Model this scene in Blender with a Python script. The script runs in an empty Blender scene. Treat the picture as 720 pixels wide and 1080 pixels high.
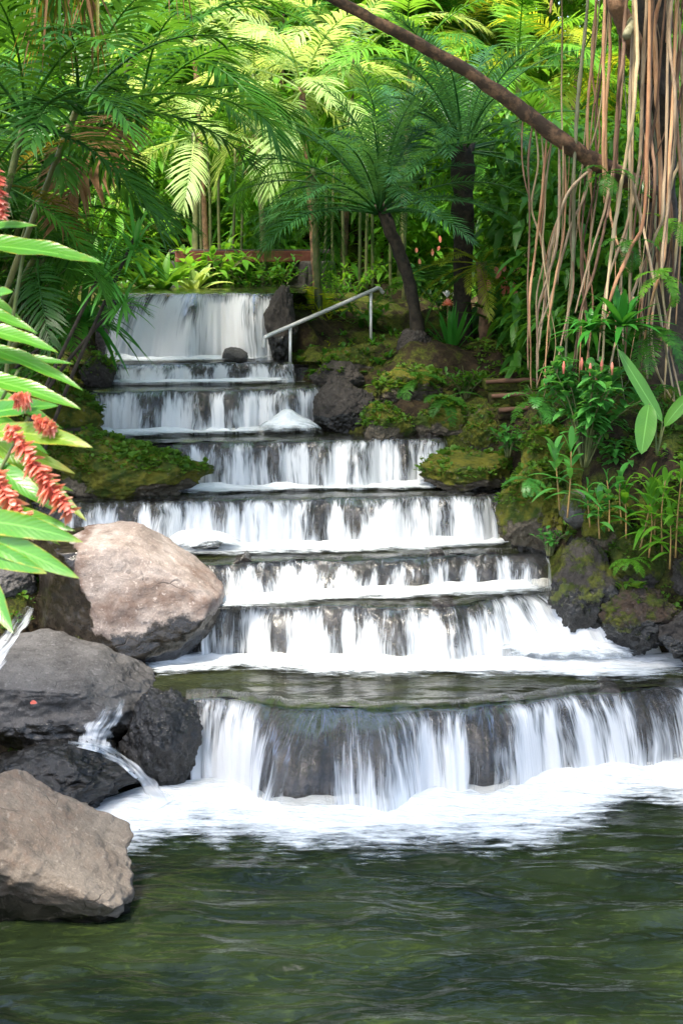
import bpy, math, random
import numpy as np
from mathutils import Vector, Matrix

# ------------------------------------------------------------------ basics
sc = bpy.context.scene
COL = sc.collection
RNG = np.random.default_rng(7)
random.seed(7)
R = math.radians

def hash3(ix, iy, iz, seed):
    n = (ix.astype(np.int64) * 73856093) ^ (iy.astype(np.int64) * 19349663) ^ (iz.astype(np.int64) * 83492791) ^ (seed * 2654435761)
    n = (n ^ (n >> 13)) & 0x7fffffff
    n = (n * 1274126177) & 0x7fffffff
    n = (n ^ (n >> 16)) & 0x7fffffff
    return (n % 100003) / 100003.0

def vnoise(x, y, z=0.0, seed=0):
    x, y, z = np.broadcast_arrays(np.asarray(x, float), np.asarray(y, float), np.asarray(z, float))
    ix, iy, iz = np.floor(x).astype(np.int64), np.floor(y).astype(np.int64), np.floor(z).astype(np.int64)
    fx, fy, fz = x - ix, y - iy, z - iz
    fx, fy, fz = [f * f * f * (f * (f * 6 - 15) + 10) for f in (fx, fy, fz)]
    def h(a, b, c): return hash3(ix + a, iy + b, iz + c, seed)
    c00 = h(0,0,0) * (1 - fx) + h(1,0,0) * fx
    c10 = h(0,1,0) * (1 - fx) + h(1,1,0) * fx
    c01 = h(0,0,1) * (1 - fx) + h(1,0,1) * fx
    c11 = h(0,1,1) * (1 - fx) + h(1,1,1) * fx
    return ((c00 * (1 - fy) + c10 * fy) * (1 - fz) + (c01 * (1 - fy) + c11 * fy) * fz) * 2 - 1

def fbm(x, y, z=0.0, seed=0, octs=4, gain=.5):
    s, a, f = 0, 1.0, 1.0
    for o in range(octs):
        s = s + a * vnoise(np.asarray(x) * f, np.asarray(y) * f, np.asarray(z) * f, seed + o * 17)
        a *= gain; f *= 2.03
    return s

def sstep(a, b, x):
    t = np.clip((np.asarray(x, float) - a) / (b - a), 0, 1)
    return t * t * (3 - 2 * t)

SUN_EL, SUN_AZ = 62, -145       # degrees; azimuth from +Y (ahead) towards +X

# ------------------------------------------------------------------ camera
F = 1500.0
HOR = 265.0
D1 = 15.0
PITCH = math.atan((540 - HOR) / F)
CT, ST = math.cos(PITCH), math.sin(PITCH)
CAMH = D1 * math.tan(math.atan((845 - 540) / F) + PITCH)

def ray(x, y):
    a, b = (x - 360) / F, (540 - y) / F
    return np.array([a, CT + b * ST, -ST + b * CT])
def P(x, y, d):                       # point seen at (x, y) in the photograph, d metres ahead
    r = ray(x, y); return np.array([0, 0, CAMH]) + r * (d / r[1])
def PZ(x, y, z):                      # point seen at (x, y), at height z
    r = ray(x, y); return np.array([0, 0, CAMH]) + r * ((z - CAMH) / r[2])
def M(d): return d / CT / F * 1.0     # metres per pixel at distance d (roughly)

cam = bpy.data.cameras.new('camera')
co = bpy.data.objects.new('camera', cam); COL.objects.link(co)
co.location = (0, 0, CAMH)
co.rotation_euler = (math.pi / 2 - PITCH, 0, 0)
cam.sensor_fit = 'VERTICAL'; cam.sensor_height = 36; cam.lens = 36 * F / 1080
cam.clip_end = 2000; cam.clip_start = .1
cam.dof.use_dof = True; cam.dof.focus_distance = 17.0; cam.dof.aperture_fstop = 4.0
sc.camera = co

# ------------------------------------------------------------------ meshes
def tag(o, label=None, cat=None, group=None, kind=None):
    if label: o['label'] = label
    if cat: o['category'] = cat
    if group: o['group'] = group
    if kind: o['kind'] = kind
    return o

def mesh_data(name, V, Fs, attrs=None, uv=None, smooth=True):
    V = np.asarray(V, np.float32).reshape(-1, 3)
    Fs = [np.asarray(f, np.int32) for f in (Fs if isinstance(Fs, (list, tuple)) else [Fs]) if len(f)]
    me = bpy.data.meshes.new(name)
    loops = np.concatenate([f.ravel() for f in Fs])
    sizes = np.concatenate([np.full(len(f), f.shape[1], np.int32) for f in Fs])
    me.vertices.add(len(V)); me.vertices.foreach_set('co', V.ravel())
    me.loops.add(len(loops)); me.loops.foreach_set('vertex_index', loops)
    me.polygons.add(len(sizes))
    me.polygons.foreach_set('loop_start', np.concatenate([[0], np.cumsum(sizes)[:-1]]).astype(np.int32))
    me.update(calc_edges=True)
    me.validate()
    me.polygons.foreach_set('use_smooth', np.full(len(me.polygons), smooth, bool))
    for k, a in (attrs or {}).items():
        at = me.attributes.new(k, 'FLOAT', 'POINT'); at.data.foreach_set('value', np.asarray(a, np.float32).ravel())
    if uv is not None:
        ul = me.uv_layers.new(name='UVMap')
        li = np.empty(len(me.loops), np.int32); me.loops.foreach_get('vertex_index', li)
        ul.data.foreach_set('uv', np.asarray(uv, np.float32)[li].ravel())
    return me

def link(name, me, mat=None, parent=None, loc=None):
    o = bpy.data.objects.new(name, me); COL.objects.link(o)
    if mat and me and not me.materials: me.materials.append(mat)
    if parent is not None: o.parent = parent
    if loc is not None: o.location = loc
    return o

def mk(name, V, Fs, mat, parent=None, attrs=None, uv=None, smooth=True):
    """mesh in world coordinates; under a parent it is shifted to the parent's own origin"""
    V = np.asarray(V, float).reshape(-1, 3)
    if parent is not None: V = V - np.array(parent.location)
    return link(name, mesh_data(name, V, Fs, attrs, uv, smooth), mat, parent)

def thing(name, loc, label, cat, group=None):
    o = bpy.data.objects.new(name, None); COL.objects.link(o); o.location = [float(a) for a in loc]
    o.empty_display_size = .1
    return tag(o, label, cat, group)

def grid_faces(nu, nv):
    i = np.arange((nu - 1) * (nv - 1)); a = (i // (nv - 1)) * nv + i % (nv - 1)
    return np.stack([a, a + nv, a + nv + 1, a + 1], 1)

class MB:
    def __init__(s): s.V, s.Q, s.T, s.n, s.A = [], [], [], 0, {}
    def add(s, V, Q=None, T=None, **attrs):
        V = np.asarray(V, float).reshape(-1, 3)
        if Q is not None and len(Q): s.Q.append(np.asarray(Q) + s.n)
        if T is not None and len(T): s.T.append(np.asarray(T) + s.n)
        for k in ('var', 'tt', 'ac'):
            a = attrs.get(k, 0.0); s.A.setdefault(k, []).append(np.broadcast_to(np.asarray(a, float), (len(V),)))
        s.V.append(V); s.n += len(V); return s
    def data(s, name, smooth=True):
        Fs = ([np.concatenate(s.Q)] if s.Q else []) + ([np.concatenate(s.T)] if s.T else [])
        return mesh_data(name, np.concatenate(s.V), Fs, {k: np.concatenate(v) for k, v in s.A.items()}, None, smooth)
    def build(s, name, mat, parent=None, smooth=True):
        if parent is not None: s.V = [v - np.array(parent.location) for v in s.V]
        return link(name, s.data(name, smooth), mat, parent)

def smooth_path(pts, n):
    """Catmull-Rom through the points"""
    p = np.asarray(pts, float)
    if len(p) == 2: return p[0] + (p[1] - p[0]) * np.linspace(0, 1, n)[:, None]
    q = np.vstack([2 * p[0] - p[1], p, 2 * p[-1] - p[-2]])
    t = np.linspace(0, len(p) - 1 - 1e-6, n); i = t.astype(int); f = (t - i)[:, None]
    a, b, c, d = q[i], q[i + 1], q[i + 2], q[i + 3]
    return .5 * (2 * b + (c - a) * f + (2 * a - 5 * b + 4 * c - d) * f ** 2 + (3 * b - a - 3 * c + d) * f ** 3)

def norm(a): 
    a = np.asarray(a, float); return a / np.maximum(np.linalg.norm(a, axis=-1, keepdims=True), 1e-9)

def tube(pts, rad, ns=8, rough=0.0, seed=0, cap=True):
    """closed tapered tube -> V, Q, T"""
    p = np.asarray(pts, float); n = len(p)
    r = np.interp(np.linspace(0, 1, n), np.linspace(0, 1, len(np.atleast_1d(rad))), np.atleast_1d(rad))
    t = norm(np.gradient(p, axis=0))
    ref = np.array([0.31, .95, 0.05]) if abs(t[:, 2]).mean() > .5 else np.array([.05, .1, 1])
    a = norm(np.cross(t, ref)); b = np.cross(t, a)
    th = np.linspace(0, 2 * np.pi, ns, endpoint=False)
    rr = r[:, None] * np.ones(ns)
    if rough: rr = rr * (1 + rough * fbm(np.cos(th)[None] * 1.3 + seed, np.sin(th)[None] * 1.3, np.arange(n)[:, None] * .35, seed, 3))
    V = p[:, None] + a[:, None] * (np.cos(th)[None, :, None] * rr[..., None]) + b[:, None] * (np.sin(th)[None, :, None] * rr[..., None])
    Q = []
    i = np.arange(n - 1)[:, None]; j = np.arange(ns)[None]
    Q = np.stack([i * ns + j, i * ns + (j + 1) % ns, (i + 1) * ns + (j + 1) % ns, (i + 1) * ns + j], -1).reshape(-1, 4)
    V = V.reshape(-1, 3); T = None
    if cap:
        c0, c1 = len(V), len(V) + 1
        V = np.vstack([V, p[0], p[-1]]); k = np.arange(ns)
        T = np.vstack([np.stack([np.full(ns, c0), (k + 1) % ns, k], 1), np.stack([np.full(ns, c1), (n - 1) * ns + k, (n - 1) * ns + (k + 1) % ns], 1)])
    return V, Q, T

# ------------------------------------------------------------------ leaves
PROF = {
    'lance': lambda t: np.sin(np.pi * np.clip(t, 0, 1) ** .75) ** .8,
    'leaflet': lambda t: np.minimum(1, .35 + 5 * t) * (1 - t ** 2.2) + .02,
    'strap': lambda t: np.minimum(1, .55 + 2 * t) * np.clip(1 - t ** 3.5, 0, 1) + .01,
    'oval': lambda t: np.sin(np.pi * np.clip(t, 0, 1) ** .9) ** .6,
}
def leaves(base, dirs, L, W, bend=.3, nseg=4, fold=0.0, up=None, prof='lance', wave=0.0, seed=0, var=None):
    base = np.atleast_2d(np.asarray(base, float)); n = len(base)
    dirs = norm(np.broadcast_to(np.asarray(dirs, float), (n, 3)))
    L = np.broadcast_to(np.asarray(L, float), (n,)); W = np.broadcast_to(np.asarray(W, float), (n,))
    bend = np.broadcast_to(np.asarray(bend, float), (n,))
    up = np.broadcast_to(np.array([0, 0, 1.]) if up is None else np.asarray(up, float), (n, 3))
    up = norm(up + dirs[:, [1, 2, 0]] * .02)
    side = norm(np.cross(dirs, up))
    t = np.linspace(0, 1, nseg + 1)
    tt = t[None, :, None]
    g = np.array([0, 0, -1.0])
    c = base[:, None] + dirs[:, None] * (L[:, None, None] * tt) + g * (L * bend)[:, None, None] * tt ** 2
    tan = norm(dirs[:, None] + g * (2 * bend)[:, None, None] * tt)
    nrm = np.cross(np.broadcast_to(side[:, None], tan.shape), tan)
    w = PROF[prof](t)[None] * W[:, None] / 2
    if wave:
        rg = np.random.default_rng(abs(seed) + 5); ph = rg.uniform(0, 6.3, (n, 2))
        wv = lambda k: (np.sin(t[None] * 17 + ph[:, k:k + 1]) * w * wave)[..., None] * nrm
    else: wv = lambda k: 0
    rg = np.random.default_rng(abs(seed) + 11)
    if var is None: var = rg.uniform(0, 1, n)
    var = np.broadcast_to(np.asarray(var, float), (n,))
    global LAST_AC
    if fold:
        l = c - side[:, None] * w[..., None] + nrm * (w * fold)[..., None] + wv(0)
        r = c + side[:, None] * w[..., None] + nrm * (w * fold)[..., None] + wv(1)
        V = np.stack([l, c, r], 2); k = 3
    else:
        V = np.stack([c - side[:, None] * w[..., None], c + side[:, None] * w[..., None]], 2); k = 2
    m = (nseg + 1) * k
    i = np.arange(n)[:, None, None] * m; s = np.arange(nseg)[None, :, None] * k; q = np.arange(k - 1)[None, None]
    a = i + s + q
    Q = np.stack([a, a + 1, a + k + 1, a + k], -1).reshape(-1, 4)
    LAST_AC = np.tile(np.array([-1., 0., 1.]) if k == 3 else np.array([-1., 1.]), n * (nseg + 1))
    return V.reshape(-1, 3), Q, np.repeat(var, m), np.tile(np.repeat(t, k), n)

def add_leaves(mb, *a, **k):
    V, Q, var, tt = leaves(*a, **k); mb.add(V, Q, var=var, tt=tt, ac=LAST_AC); return mb

def frond_mb(L, e0, bend, npair, leafL, leafW, droop=.35, fwd=(72, 25), vee=.25, seed=0, s0=.14, rw=.012, nseg=3, ragged=.1):
    rg = np.random.default_rng(seed)
    n = 40; s = np.linspace(0, 1, n)
    a = e0 - bend * s ** 1.35
    dx = np.cos(a) * L / (n - 1); dz = np.sin(a) * L / (n - 1)
    x = np.concatenate([[0], np.cumsum(dx)[:-1]]); z = np.concatenate([[0], np.cumsum(dz)[:-1]])
    y = np.sin(s * 2.2) * L * rg.uniform(-.06, .06)
    pts = np.stack([x, y, z], 1)
    mb = MB()
    V, Q, T = tube(pts, [rw * 1.5, rw, rw * .6, rw * .2], 5)
    mb.add(V, Q, T, var=.5, tt=0.0)
    si = s0 + (1 - s0) * (np.arange(npair) + .5) / npair
    si = np.concatenate([si, si]) + rg.uniform(-.3, .3, 2 * npair) / npair
    si = np.clip(si, 0, .995)
    sd = np.concatenate([np.ones(npair), -np.ones(npair)])
    keep = rg.uniform(0, 1, 2 * npair) > ragged * .6
    si, sd = si[keep], sd[keep]
    b = np.stack([np.interp(si, s, pts[:, k]) for k in range(3)], 1)
    ai = np.interp(si, s, a)
    T_ = np.stack([np.cos(ai), 0 * ai, np.sin(ai)], 1); N_ = np.stack([-np.sin(ai), 0 * ai, np.cos(ai)], 1)
    S_ = np.stack([0 * ai, sd, 0 * ai], 1)
    f = np.radians(fwd[0] + (fwd[1] - fwd[0]) * si ** 1.4 + rg.normal(0, 4, len(si)))
    d = T_ * np.cos(f)[:, None] + S_ * np.sin(f)[:, None] + N_ * (vee + rg.normal(0, .06, len(si)))[:, None]
    u = (si - s0) / (1 - s0)
    ll = leafL * (np.sin(np.pi * (.17 + .76 * u)) ** .8) * rg.uniform(.88, 1.08, len(si))
    add_leaves(mb, b, d, ll, leafW * (.6 + .4 * np.sin(np.pi * u)), droop * rg.uniform(.7, 1.35, len(si)), nseg=nseg, up=N_, prof='leaflet', seed=seed)
    return mb

# ------------------------------------------------------------------ materials
def new_mat(name):
    m = bpy.data.materials.new(name); m.use_nodes = True
    nt = m.node_tree; nt.nodes.clear()
    out = nt.nodes.new('ShaderNodeOutputMaterial')
    return m, nt, out
class N:
    """small node-building helper"""
    def __init__(s, nt): s.nt = nt
    def new(s, t, **k):
        n = s.nt.nodes.new(t)
        for a, v in k.items(): setattr(n, a, v)
        return n
    def set(s, inp, v):
        if isinstance(v, bpy.types.NodeSocket): s.nt.links.new(v, inp)
        elif v is not None: inp.default_value = v
    def math(s, op, a, b=None, c=None, clamp=False):
        n = s.new('ShaderNodeMath', operation=op, use_clamp=clamp)
        s.set(n.inputs[0], a); s.set(n.inputs[1], b)
        if c is not None: s.set(n.inputs[2], c)
        return n.outputs[0]
    def mix(s, f, a, b, mode='MIX'):
        n = s.new('ShaderNodeMix', data_type='RGBA', blend_type=mode)
        s.set(n.inputs[0], f)
        for i, v in ((6, a), (7, b)): s.set(n.inputs[i], (*v, 1) if isinstance(v, tuple) and len(v) == 3 else v)
        return n.outputs[2]
    def noise(s, vec, scale, detail=4, rough=.55, dist=0.0, lac=2.0):
        n = s.new('ShaderNodeTexNoise'); s.set(n.inputs['Vector'], vec)
        n.inputs['Scale'].default_value = scale; n.inputs['Detail'].default_value = detail
        n.inputs['Roughness'].default_value = rough; n.inputs['Distortion'].default_value = dist
        return n.outputs['Fac']
    def ramp(s, f, a, b, va=0.0, vb=1.0, smooth=True):
        n = s.new('ShaderNodeMapRange', interpolation_type='SMOOTHSTEP' if smooth else 'LINEAR')
        s.set(n.inputs[0], f)
        for i, v in ((1, a), (2, b), (3, va), (4, vb)): s.set(n.inputs[i], v)
        return n.outputs[0]
    def attr(s, name):
        return s.new('ShaderNodeAttribute', attribute_name=name).outputs['Fac']
    def mapv(s, vec, scale):
        n = s.new('ShaderNodeMapping'); s.set(n.inputs['Vector'], vec); n.inputs['Scale'].default_value = scale; return n.outputs[0]
    def bump(s, h, strength=.5, dist=.02, normal=None):
        n = s.new('ShaderNodeBump'); n.inputs['Strength'].default_value = strength; n.inputs['Distance'].default_value = dist
        s.set(n.inputs['Height'], h)
        if normal: s.set(n.inputs['Normal'], normal)
        return n.outputs[0]

def leaf_mat(name, c1, c2, tip=None, trans=.45, gloss=.1, rough=.35, tipw=.75, veins=False):
    m, nt, out = new_mat(name); n = N(nt)
    geo = n.new('ShaderNodeNewGeometry'); oi = n.new('ShaderNodeObjectInfo')
    v = n.attr('var'); tt = n.attr('tt')
    big = n.noise(geo.outputs['Position'], 1.3, 2)
    f = n.math('ADD', n.math('MULTIPLY', v, .5), n.math('MULTIPLY', oi.outputs['Random'], .35))
    f = n.math('ADD', f, n.math('MULTIPLY', n.math('SUBTRACT', big, .5), .9), clamp=True)
    col = n.mix(f, c1, c2)
    if tip:
        fl = n.noise(geo.outputs['Position'], 9, 3)
        tf = n.ramp(n.math('ADD', tt, n.math('MULTIPLY', n.math('SUBTRACT', fl, .5), .6)), tipw, tipw + .3)
        col = n.mix(tf, col, tip)
    vn = None
    if veins:
        ac = n.math('ABSOLUTE', n.attr('ac'))
        sn = n.math('SINE', n.math('SUBTRACT', n.math('MULTIPLY', tt, 95), n.math('MULTIPLY', ac, 16)))
        col = n.mix(n.math('MULTIPLY', n.ramp(sn, .2, 1), .10), col, tuple(c * .55 for c in c1))
        col = n.mix(n.ramp(ac, .09, .03, 0, .8), col, tuple(min(1, c * 1.5 + .04) for c in c2))
        if tip: col = n.mix(n.math('MULTIPLY', n.ramp(n.math('ADD', ac, n.math('MULTIPLY', n.math('SUBTRACT', n.noise(geo.outputs['Position'], 22, 3), .5), .5)), .88, 1.0), .7), col, tip)
        sp_ = n.math('MULTIPLY', n.ramp(n.noise(geo.outputs['Position'], 42, 2, .5), .70, .76), n.ramp(n.noise(geo.outputs['Position'], 6, 2), .5, .62))
        col = n.mix(n.math('MULTIPLY', sp_, .8), col, (.22, .13, .03))
        vn = n.bump(n.math('ADD', sn, n.math('MULTIPLY', n.noise(geo.outputs['Position'], 30, 3), 2)), .12, .004)
    df = n.new('ShaderNodeBsdfDiffuse'); n.set(df.inputs[0], col)
    tr = n.new('ShaderNodeBsdfTranslucent'); n.set(tr.inputs[0], n.mix(.35, col, (min(1, c2[0] * 2.0 + .05), min(1, c2[1] * 1.7), c2[2] * .6)))
    mx = n.new('ShaderNodeMixShader'); mx.inputs[0].default_value = trans
    nt.links.new(df.outputs[0], mx.inputs[1]); nt.links.new(tr.outputs[0], mx.inputs[2])
    gl = n.new('ShaderNodeBsdfGlossy'); gl.inputs['Roughness'].default_value = rough; gl.inputs[0].default_value = (1, 1, 1, 1)
    if vn: n.set(df.inputs['Normal'], vn); n.set(gl.inputs['Normal'], vn)
    lw = n.new('ShaderNodeLayerWeight'); lw.inputs[0].default_value = .25
    mx2 = n.new('ShaderNodeMixShader')
    n.set(mx2.inputs[0], n.math('MULTIPLY', n.math('ADD', n.math('MULTIPLY', lw.outputs['Facing'], .7), .25), gloss * .7))
    nt.links.new(mx.outputs[0], mx2.inputs[1]); nt.links.new(gl.outputs[0], mx2.inputs[2])
    nt.links.new(mx2.outputs[0], out.inputs[0])
    return m

def solid_mat(name, c1, c2, scale=6, rough=.7, metallic=0.0, bump=.3, spec=.4, stretch=(1, 1, 1)):
    m, nt, out = new_mat(name); n = N(nt)
    tc = n.new('ShaderNodeTexCoord'); oi = n.new('ShaderNodeObjectInfo')
    vec = n.mapv(tc.outputs['Object'], stretch)
    f = n.noise(vec, scale, 6, .65)
    f2 = n.math('ADD', n.ramp(f, .3, .7), n.math('MULTIPLY', n.math('SUBTRACT', oi.outputs['Random'], .5), .7), clamp=True)
    b = n.new('ShaderNodeBsdfPrincipled')
    n.set(b.inputs['Base Color'], n.mix(f2, c1, c2)); b.inputs['Roughness'].default_value = rough
    b.inputs['Metallic'].default_value = metallic; b.inputs['Specular IOR Level'].default_value = spec
    if bump: n.set(b.inputs['Normal'], n.bump(n.noise(vec, scale * 3, 4), bump, .02))
    nt.links.new(b.outputs[0], out.inputs[0]); return m

def rock_mat(name, dry, dry2, wet=(.009, .008, .0065), rust=(.11, .055, .03), moss1=(.05, .075, .008), moss2=(.14, .15, .02), bump=1.0):
    """rock with lichen-speckled dry faces, a dark water-wet zone ('wet') and moss ('moss')"""
    m, nt, out = new_mat(name); n = N(nt)
    geo = n.new('ShaderNodeNewGeometry'); pos = geo.outputs['Position']
    a = n.noise(pos, 2.2, 5, .6); fine = n.noise(pos, 38, 4, .7); mid = n.noise(pos, 9, 5, .65)
    col = n.mix(n.ramp(a, .35, .65), dry, dry2)
    col = n.mix(n.math('MULTIPLY', n.ramp(fine, .5, .72), .5), col, tuple(min(1, c * 1.7) for c in dry))
    col = n.mix(n.math('MULTIPLY', n.ramp(mid, .48, .3), .55), col, tuple(c * .45 for c in dry2))
    rf = n.math('ADD', n.attr('rust'), n.math('MULTIPLY', n.math('SUBTRACT', mid, .5), .6))
    col = n.mix(n.ramp(rf, .3, .85), col, rust)
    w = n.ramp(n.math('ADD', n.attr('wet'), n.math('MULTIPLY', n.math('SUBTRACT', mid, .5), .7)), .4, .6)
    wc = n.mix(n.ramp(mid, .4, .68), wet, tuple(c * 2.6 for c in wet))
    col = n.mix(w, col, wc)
    ms = n.ramp(n.math('ADD', n.attr('moss'), n.math('MULTIPLY', n.math('SUBTRACT', n.noise(pos, 5, 6, .7), .5), 1.3)), .42, .62)
    col = n.mix(ms, col, n.mix(n.ramp(n.noise(pos, 3.1, 4, .7), .38, .62), moss1, moss2))
    b = n.new('ShaderNodeBsdfPrincipled')
    vo = n.new('ShaderNodeTexVoronoi', feature='DISTANCE_TO_EDGE'); vo.inputs['Scale'].default_value = 1.7
    n.set(vo.inputs['Vector'], n.mix(.22, pos, n.new('ShaderNodeTexNoise').outputs['Color'], 'ADD'))
    crack = n.ramp(vo.outputs['Distance'], .0, .012, 1, 0)
    crack = n.math('MULTIPLY', crack, n.ramp(n.noise(pos, 1.7, 3), .54, .66))
    lich = n.math('MULTIPLY', n.math('MULTIPLY', n.ramp(n.noise(pos, 13, 3, .6), .62, .68), n.math('SUBTRACT', 1.0, w)), .45)
    col = n.mix(lich, col, tuple(min(1, c * 1.5 + .05) for c in dry)); col = n.mix(n.math('MULTIPLY', crack, .5), col, tuple(c * .25 for c in dry2))
    n.set(b.inputs['Base Color'], col)
    ro = n.math('SUBTRACT', .8, n.math('MULTIPLY', n.math('MULTIPLY', w, n.math('SUBTRACT', 1.0, ms)), .72))
    n.set(b.inputs['Roughness'], ro); n.set(b.inputs['Specular IOR Level'], n.math('ADD', .3, n.math('MULTIPLY', w, .22)))
    h = n.math('ADD', n.math('MULTIPLY', mid, .6), n.math('MULTIPLY', fine, .25))
    h = n.math('ADD', h, n.math('MULTIPLY', n.math('MULTIPLY', ms, n.noise(pos, 60, 3, .8)), .5))
    h = n.math('SUBTRACT', h, n.math('MULTIPLY', crack, .3))
    nb = n.new('ShaderNodeBump'); n.set(nb.inputs['Strength'], n.math('SUBTRACT', bump, n.math('MULTIPLY', w, bump * .35))); nb.inputs['Distance'].default_value = .09; n.set(nb.inputs['Height'], h)
    nt.links.new(nb.outputs[0], b.inputs['Normal'])
    nt.links.new(b.outputs[0], out.inputs[0]); return m

def fall_mat(name='falling_water', film_on=True):
    """moving water: clear film over the rock broken by white aerated strands that run with the flow (UV: metres across, 0-1 down)"""
    m, nt, out = new_mat(name); n = N(nt)
    uv = n.new('ShaderNodeUVMap').outputs[0]
    sx = n.new('ShaderNodeSeparateXYZ'); nt.links.new(uv, sx.inputs[0]); v = sx.outputs[1]
    warp = n.noise(n.mapv(uv, (1.5, 1.5, 1)), 1, 2)
    cmb = n.new('ShaderNodeCombineXYZ')
    n.set(cmb.inputs[0], n.math('ADD', sx.outputs[0], n.math('MULTIPLY', n.math('SUBTRACT', warp, .5), .12))); n.set(cmb.inputs[1], v)
    uw = cmb.outputs[0]
    s1 = n.noise(n.mapv(uw, (5.5, .9, 1)), 1, 3, .6)
    s2 = n.noise(n.mapv(uw, (19, 1.3, 1)), 1, 3, .65)
    s3 = n.noise(n.mapv(uw, (55, 2.2, 1)), 1, 2, .6)
    big = n.noise(n.mapv(uw, (2.1, .7, 1)), 1, 2)
    a = n.math('ADD', n.math('MULTIPLY', n.math('SUBTRACT', s1, .5), 1.5), n.math('MULTIPLY', n.math('SUBTRACT', s2, .5), 1.1))
    a = n.math('ADD', a, n.math('MULTIPLY', n.math('SUBTRACT', s3, .5), .6)); a = n.math('ADD', a, n.math('MULTIPLY', n.math('SUBTRACT', big, .5), 1.5))
    a = n.math('ADD', a, n.attr('bias'))
    a = n.math('ADD', a, n.ramp(v, .05, 1.0, -.12, .30))
    foam = n.ramp(a, -.30, .42, 0.04, .96)
    foam = n.math('MULTIPLY', foam, n.ramp(v, -.10, .22, .10, 1))
    w = n.new('ShaderNodeBsdfPrincipled')
    n.set(w.inputs['Base Color'], n.mix(n.ramp(a, -.1, .5), (.58, .62, .66), (.88, .89, .90)))
    w.inputs['Roughness'].default_value = .45; w.inputs['Specular IOR Level'].default_value = .3
    tl = n.new('ShaderNodeBsdfTranslucent'); tl.inputs[0].default_value = (.88, .92, .94, 1)
    wm = n.new('ShaderNodeMixShader'); wm.inputs[0].default_value = .3
    nt.links.new(w.outputs[0], wm.inputs[1]); nt.links.new(tl.outputs[0], wm.inputs[2])
    bm = n.bump(n.math('ADD', s2, n.math('MULTIPLY', s3, .5)), .6 if film_on else .12, .03)
    if not film_on: w.inputs['Specular IOR Level'].default_value = .1
    nt.links.new(bm, w.inputs['Normal'])
    clear = n.new('ShaderNodeBsdfTransparent'); clear.inputs[0].default_value = (.86, .84, .8, 1)
    gl = n.new('ShaderNodeBsdfGlossy'); gl.inputs['Roughness'].default_value = .18; nt.links.new(bm, gl.inputs['Normal'])
    fr = n.new('ShaderNodeFresnel'); fr.inputs[0].default_value = 1.33; nt.links.new(bm, fr.inputs['Normal'])
    film = n.new('ShaderNodeMixShader'); n.set(film.inputs[0], n.math('ADD', n.math('MULTIPLY', fr.outputs[0], .32), .015))
    if not film_on: film.inputs[0].default_value = 0; nt.links.remove(film.inputs[0].links[0]); film.inputs[0].default_value = 0; clear.inputs[0].default_value = (1, 1, 1, 1)
    nt.links.new(clear.outputs[0], film.inputs[1]); nt.links.new(gl.outputs[0], film.inputs[2])
    mx = n.new('ShaderNodeMixShader'); n.set(mx.inputs[0], foam)
    nt.links.new(film.outputs[0], mx.inputs[1]); nt.links.new(wm.outputs[0], mx.inputs[2])
    edge = n.math('ADD', n.attr('edge'), n.math('MULTIPLY', n.math('SUBTRACT', s2, .5), .7))
    tp = n.new('ShaderNodeBsdfTransparent'); mx2 = n.new('ShaderNodeMixShader'); n.set(mx2.inputs[0], n.ramp(edge, .15, .5))
    nt.links.new(tp.outputs[0], mx2.inputs[1]); nt.links.new(mx.outputs[0], mx2.inputs[2])
    nt.links.new(mx2.outputs[0], out.inputs[0]); return m

def foam_mat():
    m, nt, out = new_mat('white_foam'); n = N(nt)
    geo = n.new('ShaderNodeNewGeometry'); pos = geo.outputs['Position']
    f1 = n.noise(n.mapv(pos, (1.1, 4.0, 2)), 1.6, 4, .6, .6); f2 = n.noise(n.mapv(pos, (3, 9, 4)), 2.2, 4, .65, .4)
    a = n.math('ADD', n.attr('dens'), n.math('MULTIPLY', n.math('SUBTRACT', f1, .5), 1.5))
    a = n.math('ADD', a, n.math('MULTIPLY', n.math('SUBTRACT', f2, .5), 1.1))
    al = n.ramp(a, .18, .95, 0, .97)
    w = n.new('ShaderNodeBsdfPrincipled'); n.set(w.inputs['Base Color'], n.mix(n.ramp(a, .3, 1.5), (.52, .57, .60), (.86, .87, .87)))
    w.inputs['Roughness'].default_value = .6; w.inputs['Specular IOR Level'].default_value = .25
    n.set(w.inputs['Normal'], n.bump(n.math('ADD', n.noise(n.mapv(pos, (1, 2.5, 1)), 7, 4, .6), n.noise(n.mapv(pos, (1, 2, 1)), 2.5, 3)), .5, .09))
    tp = n.new('ShaderNodeBsdfTransparent'); mx = n.new('ShaderNodeMixShader'); n.set(mx.inputs[0], al)
    nt.links.new(tp.outputs[0], mx.inputs[1]); nt.links.new(w.outputs[0], mx.inputs[2]); nt.links.new(mx.outputs[0], out.inputs[0])
    return m

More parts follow.
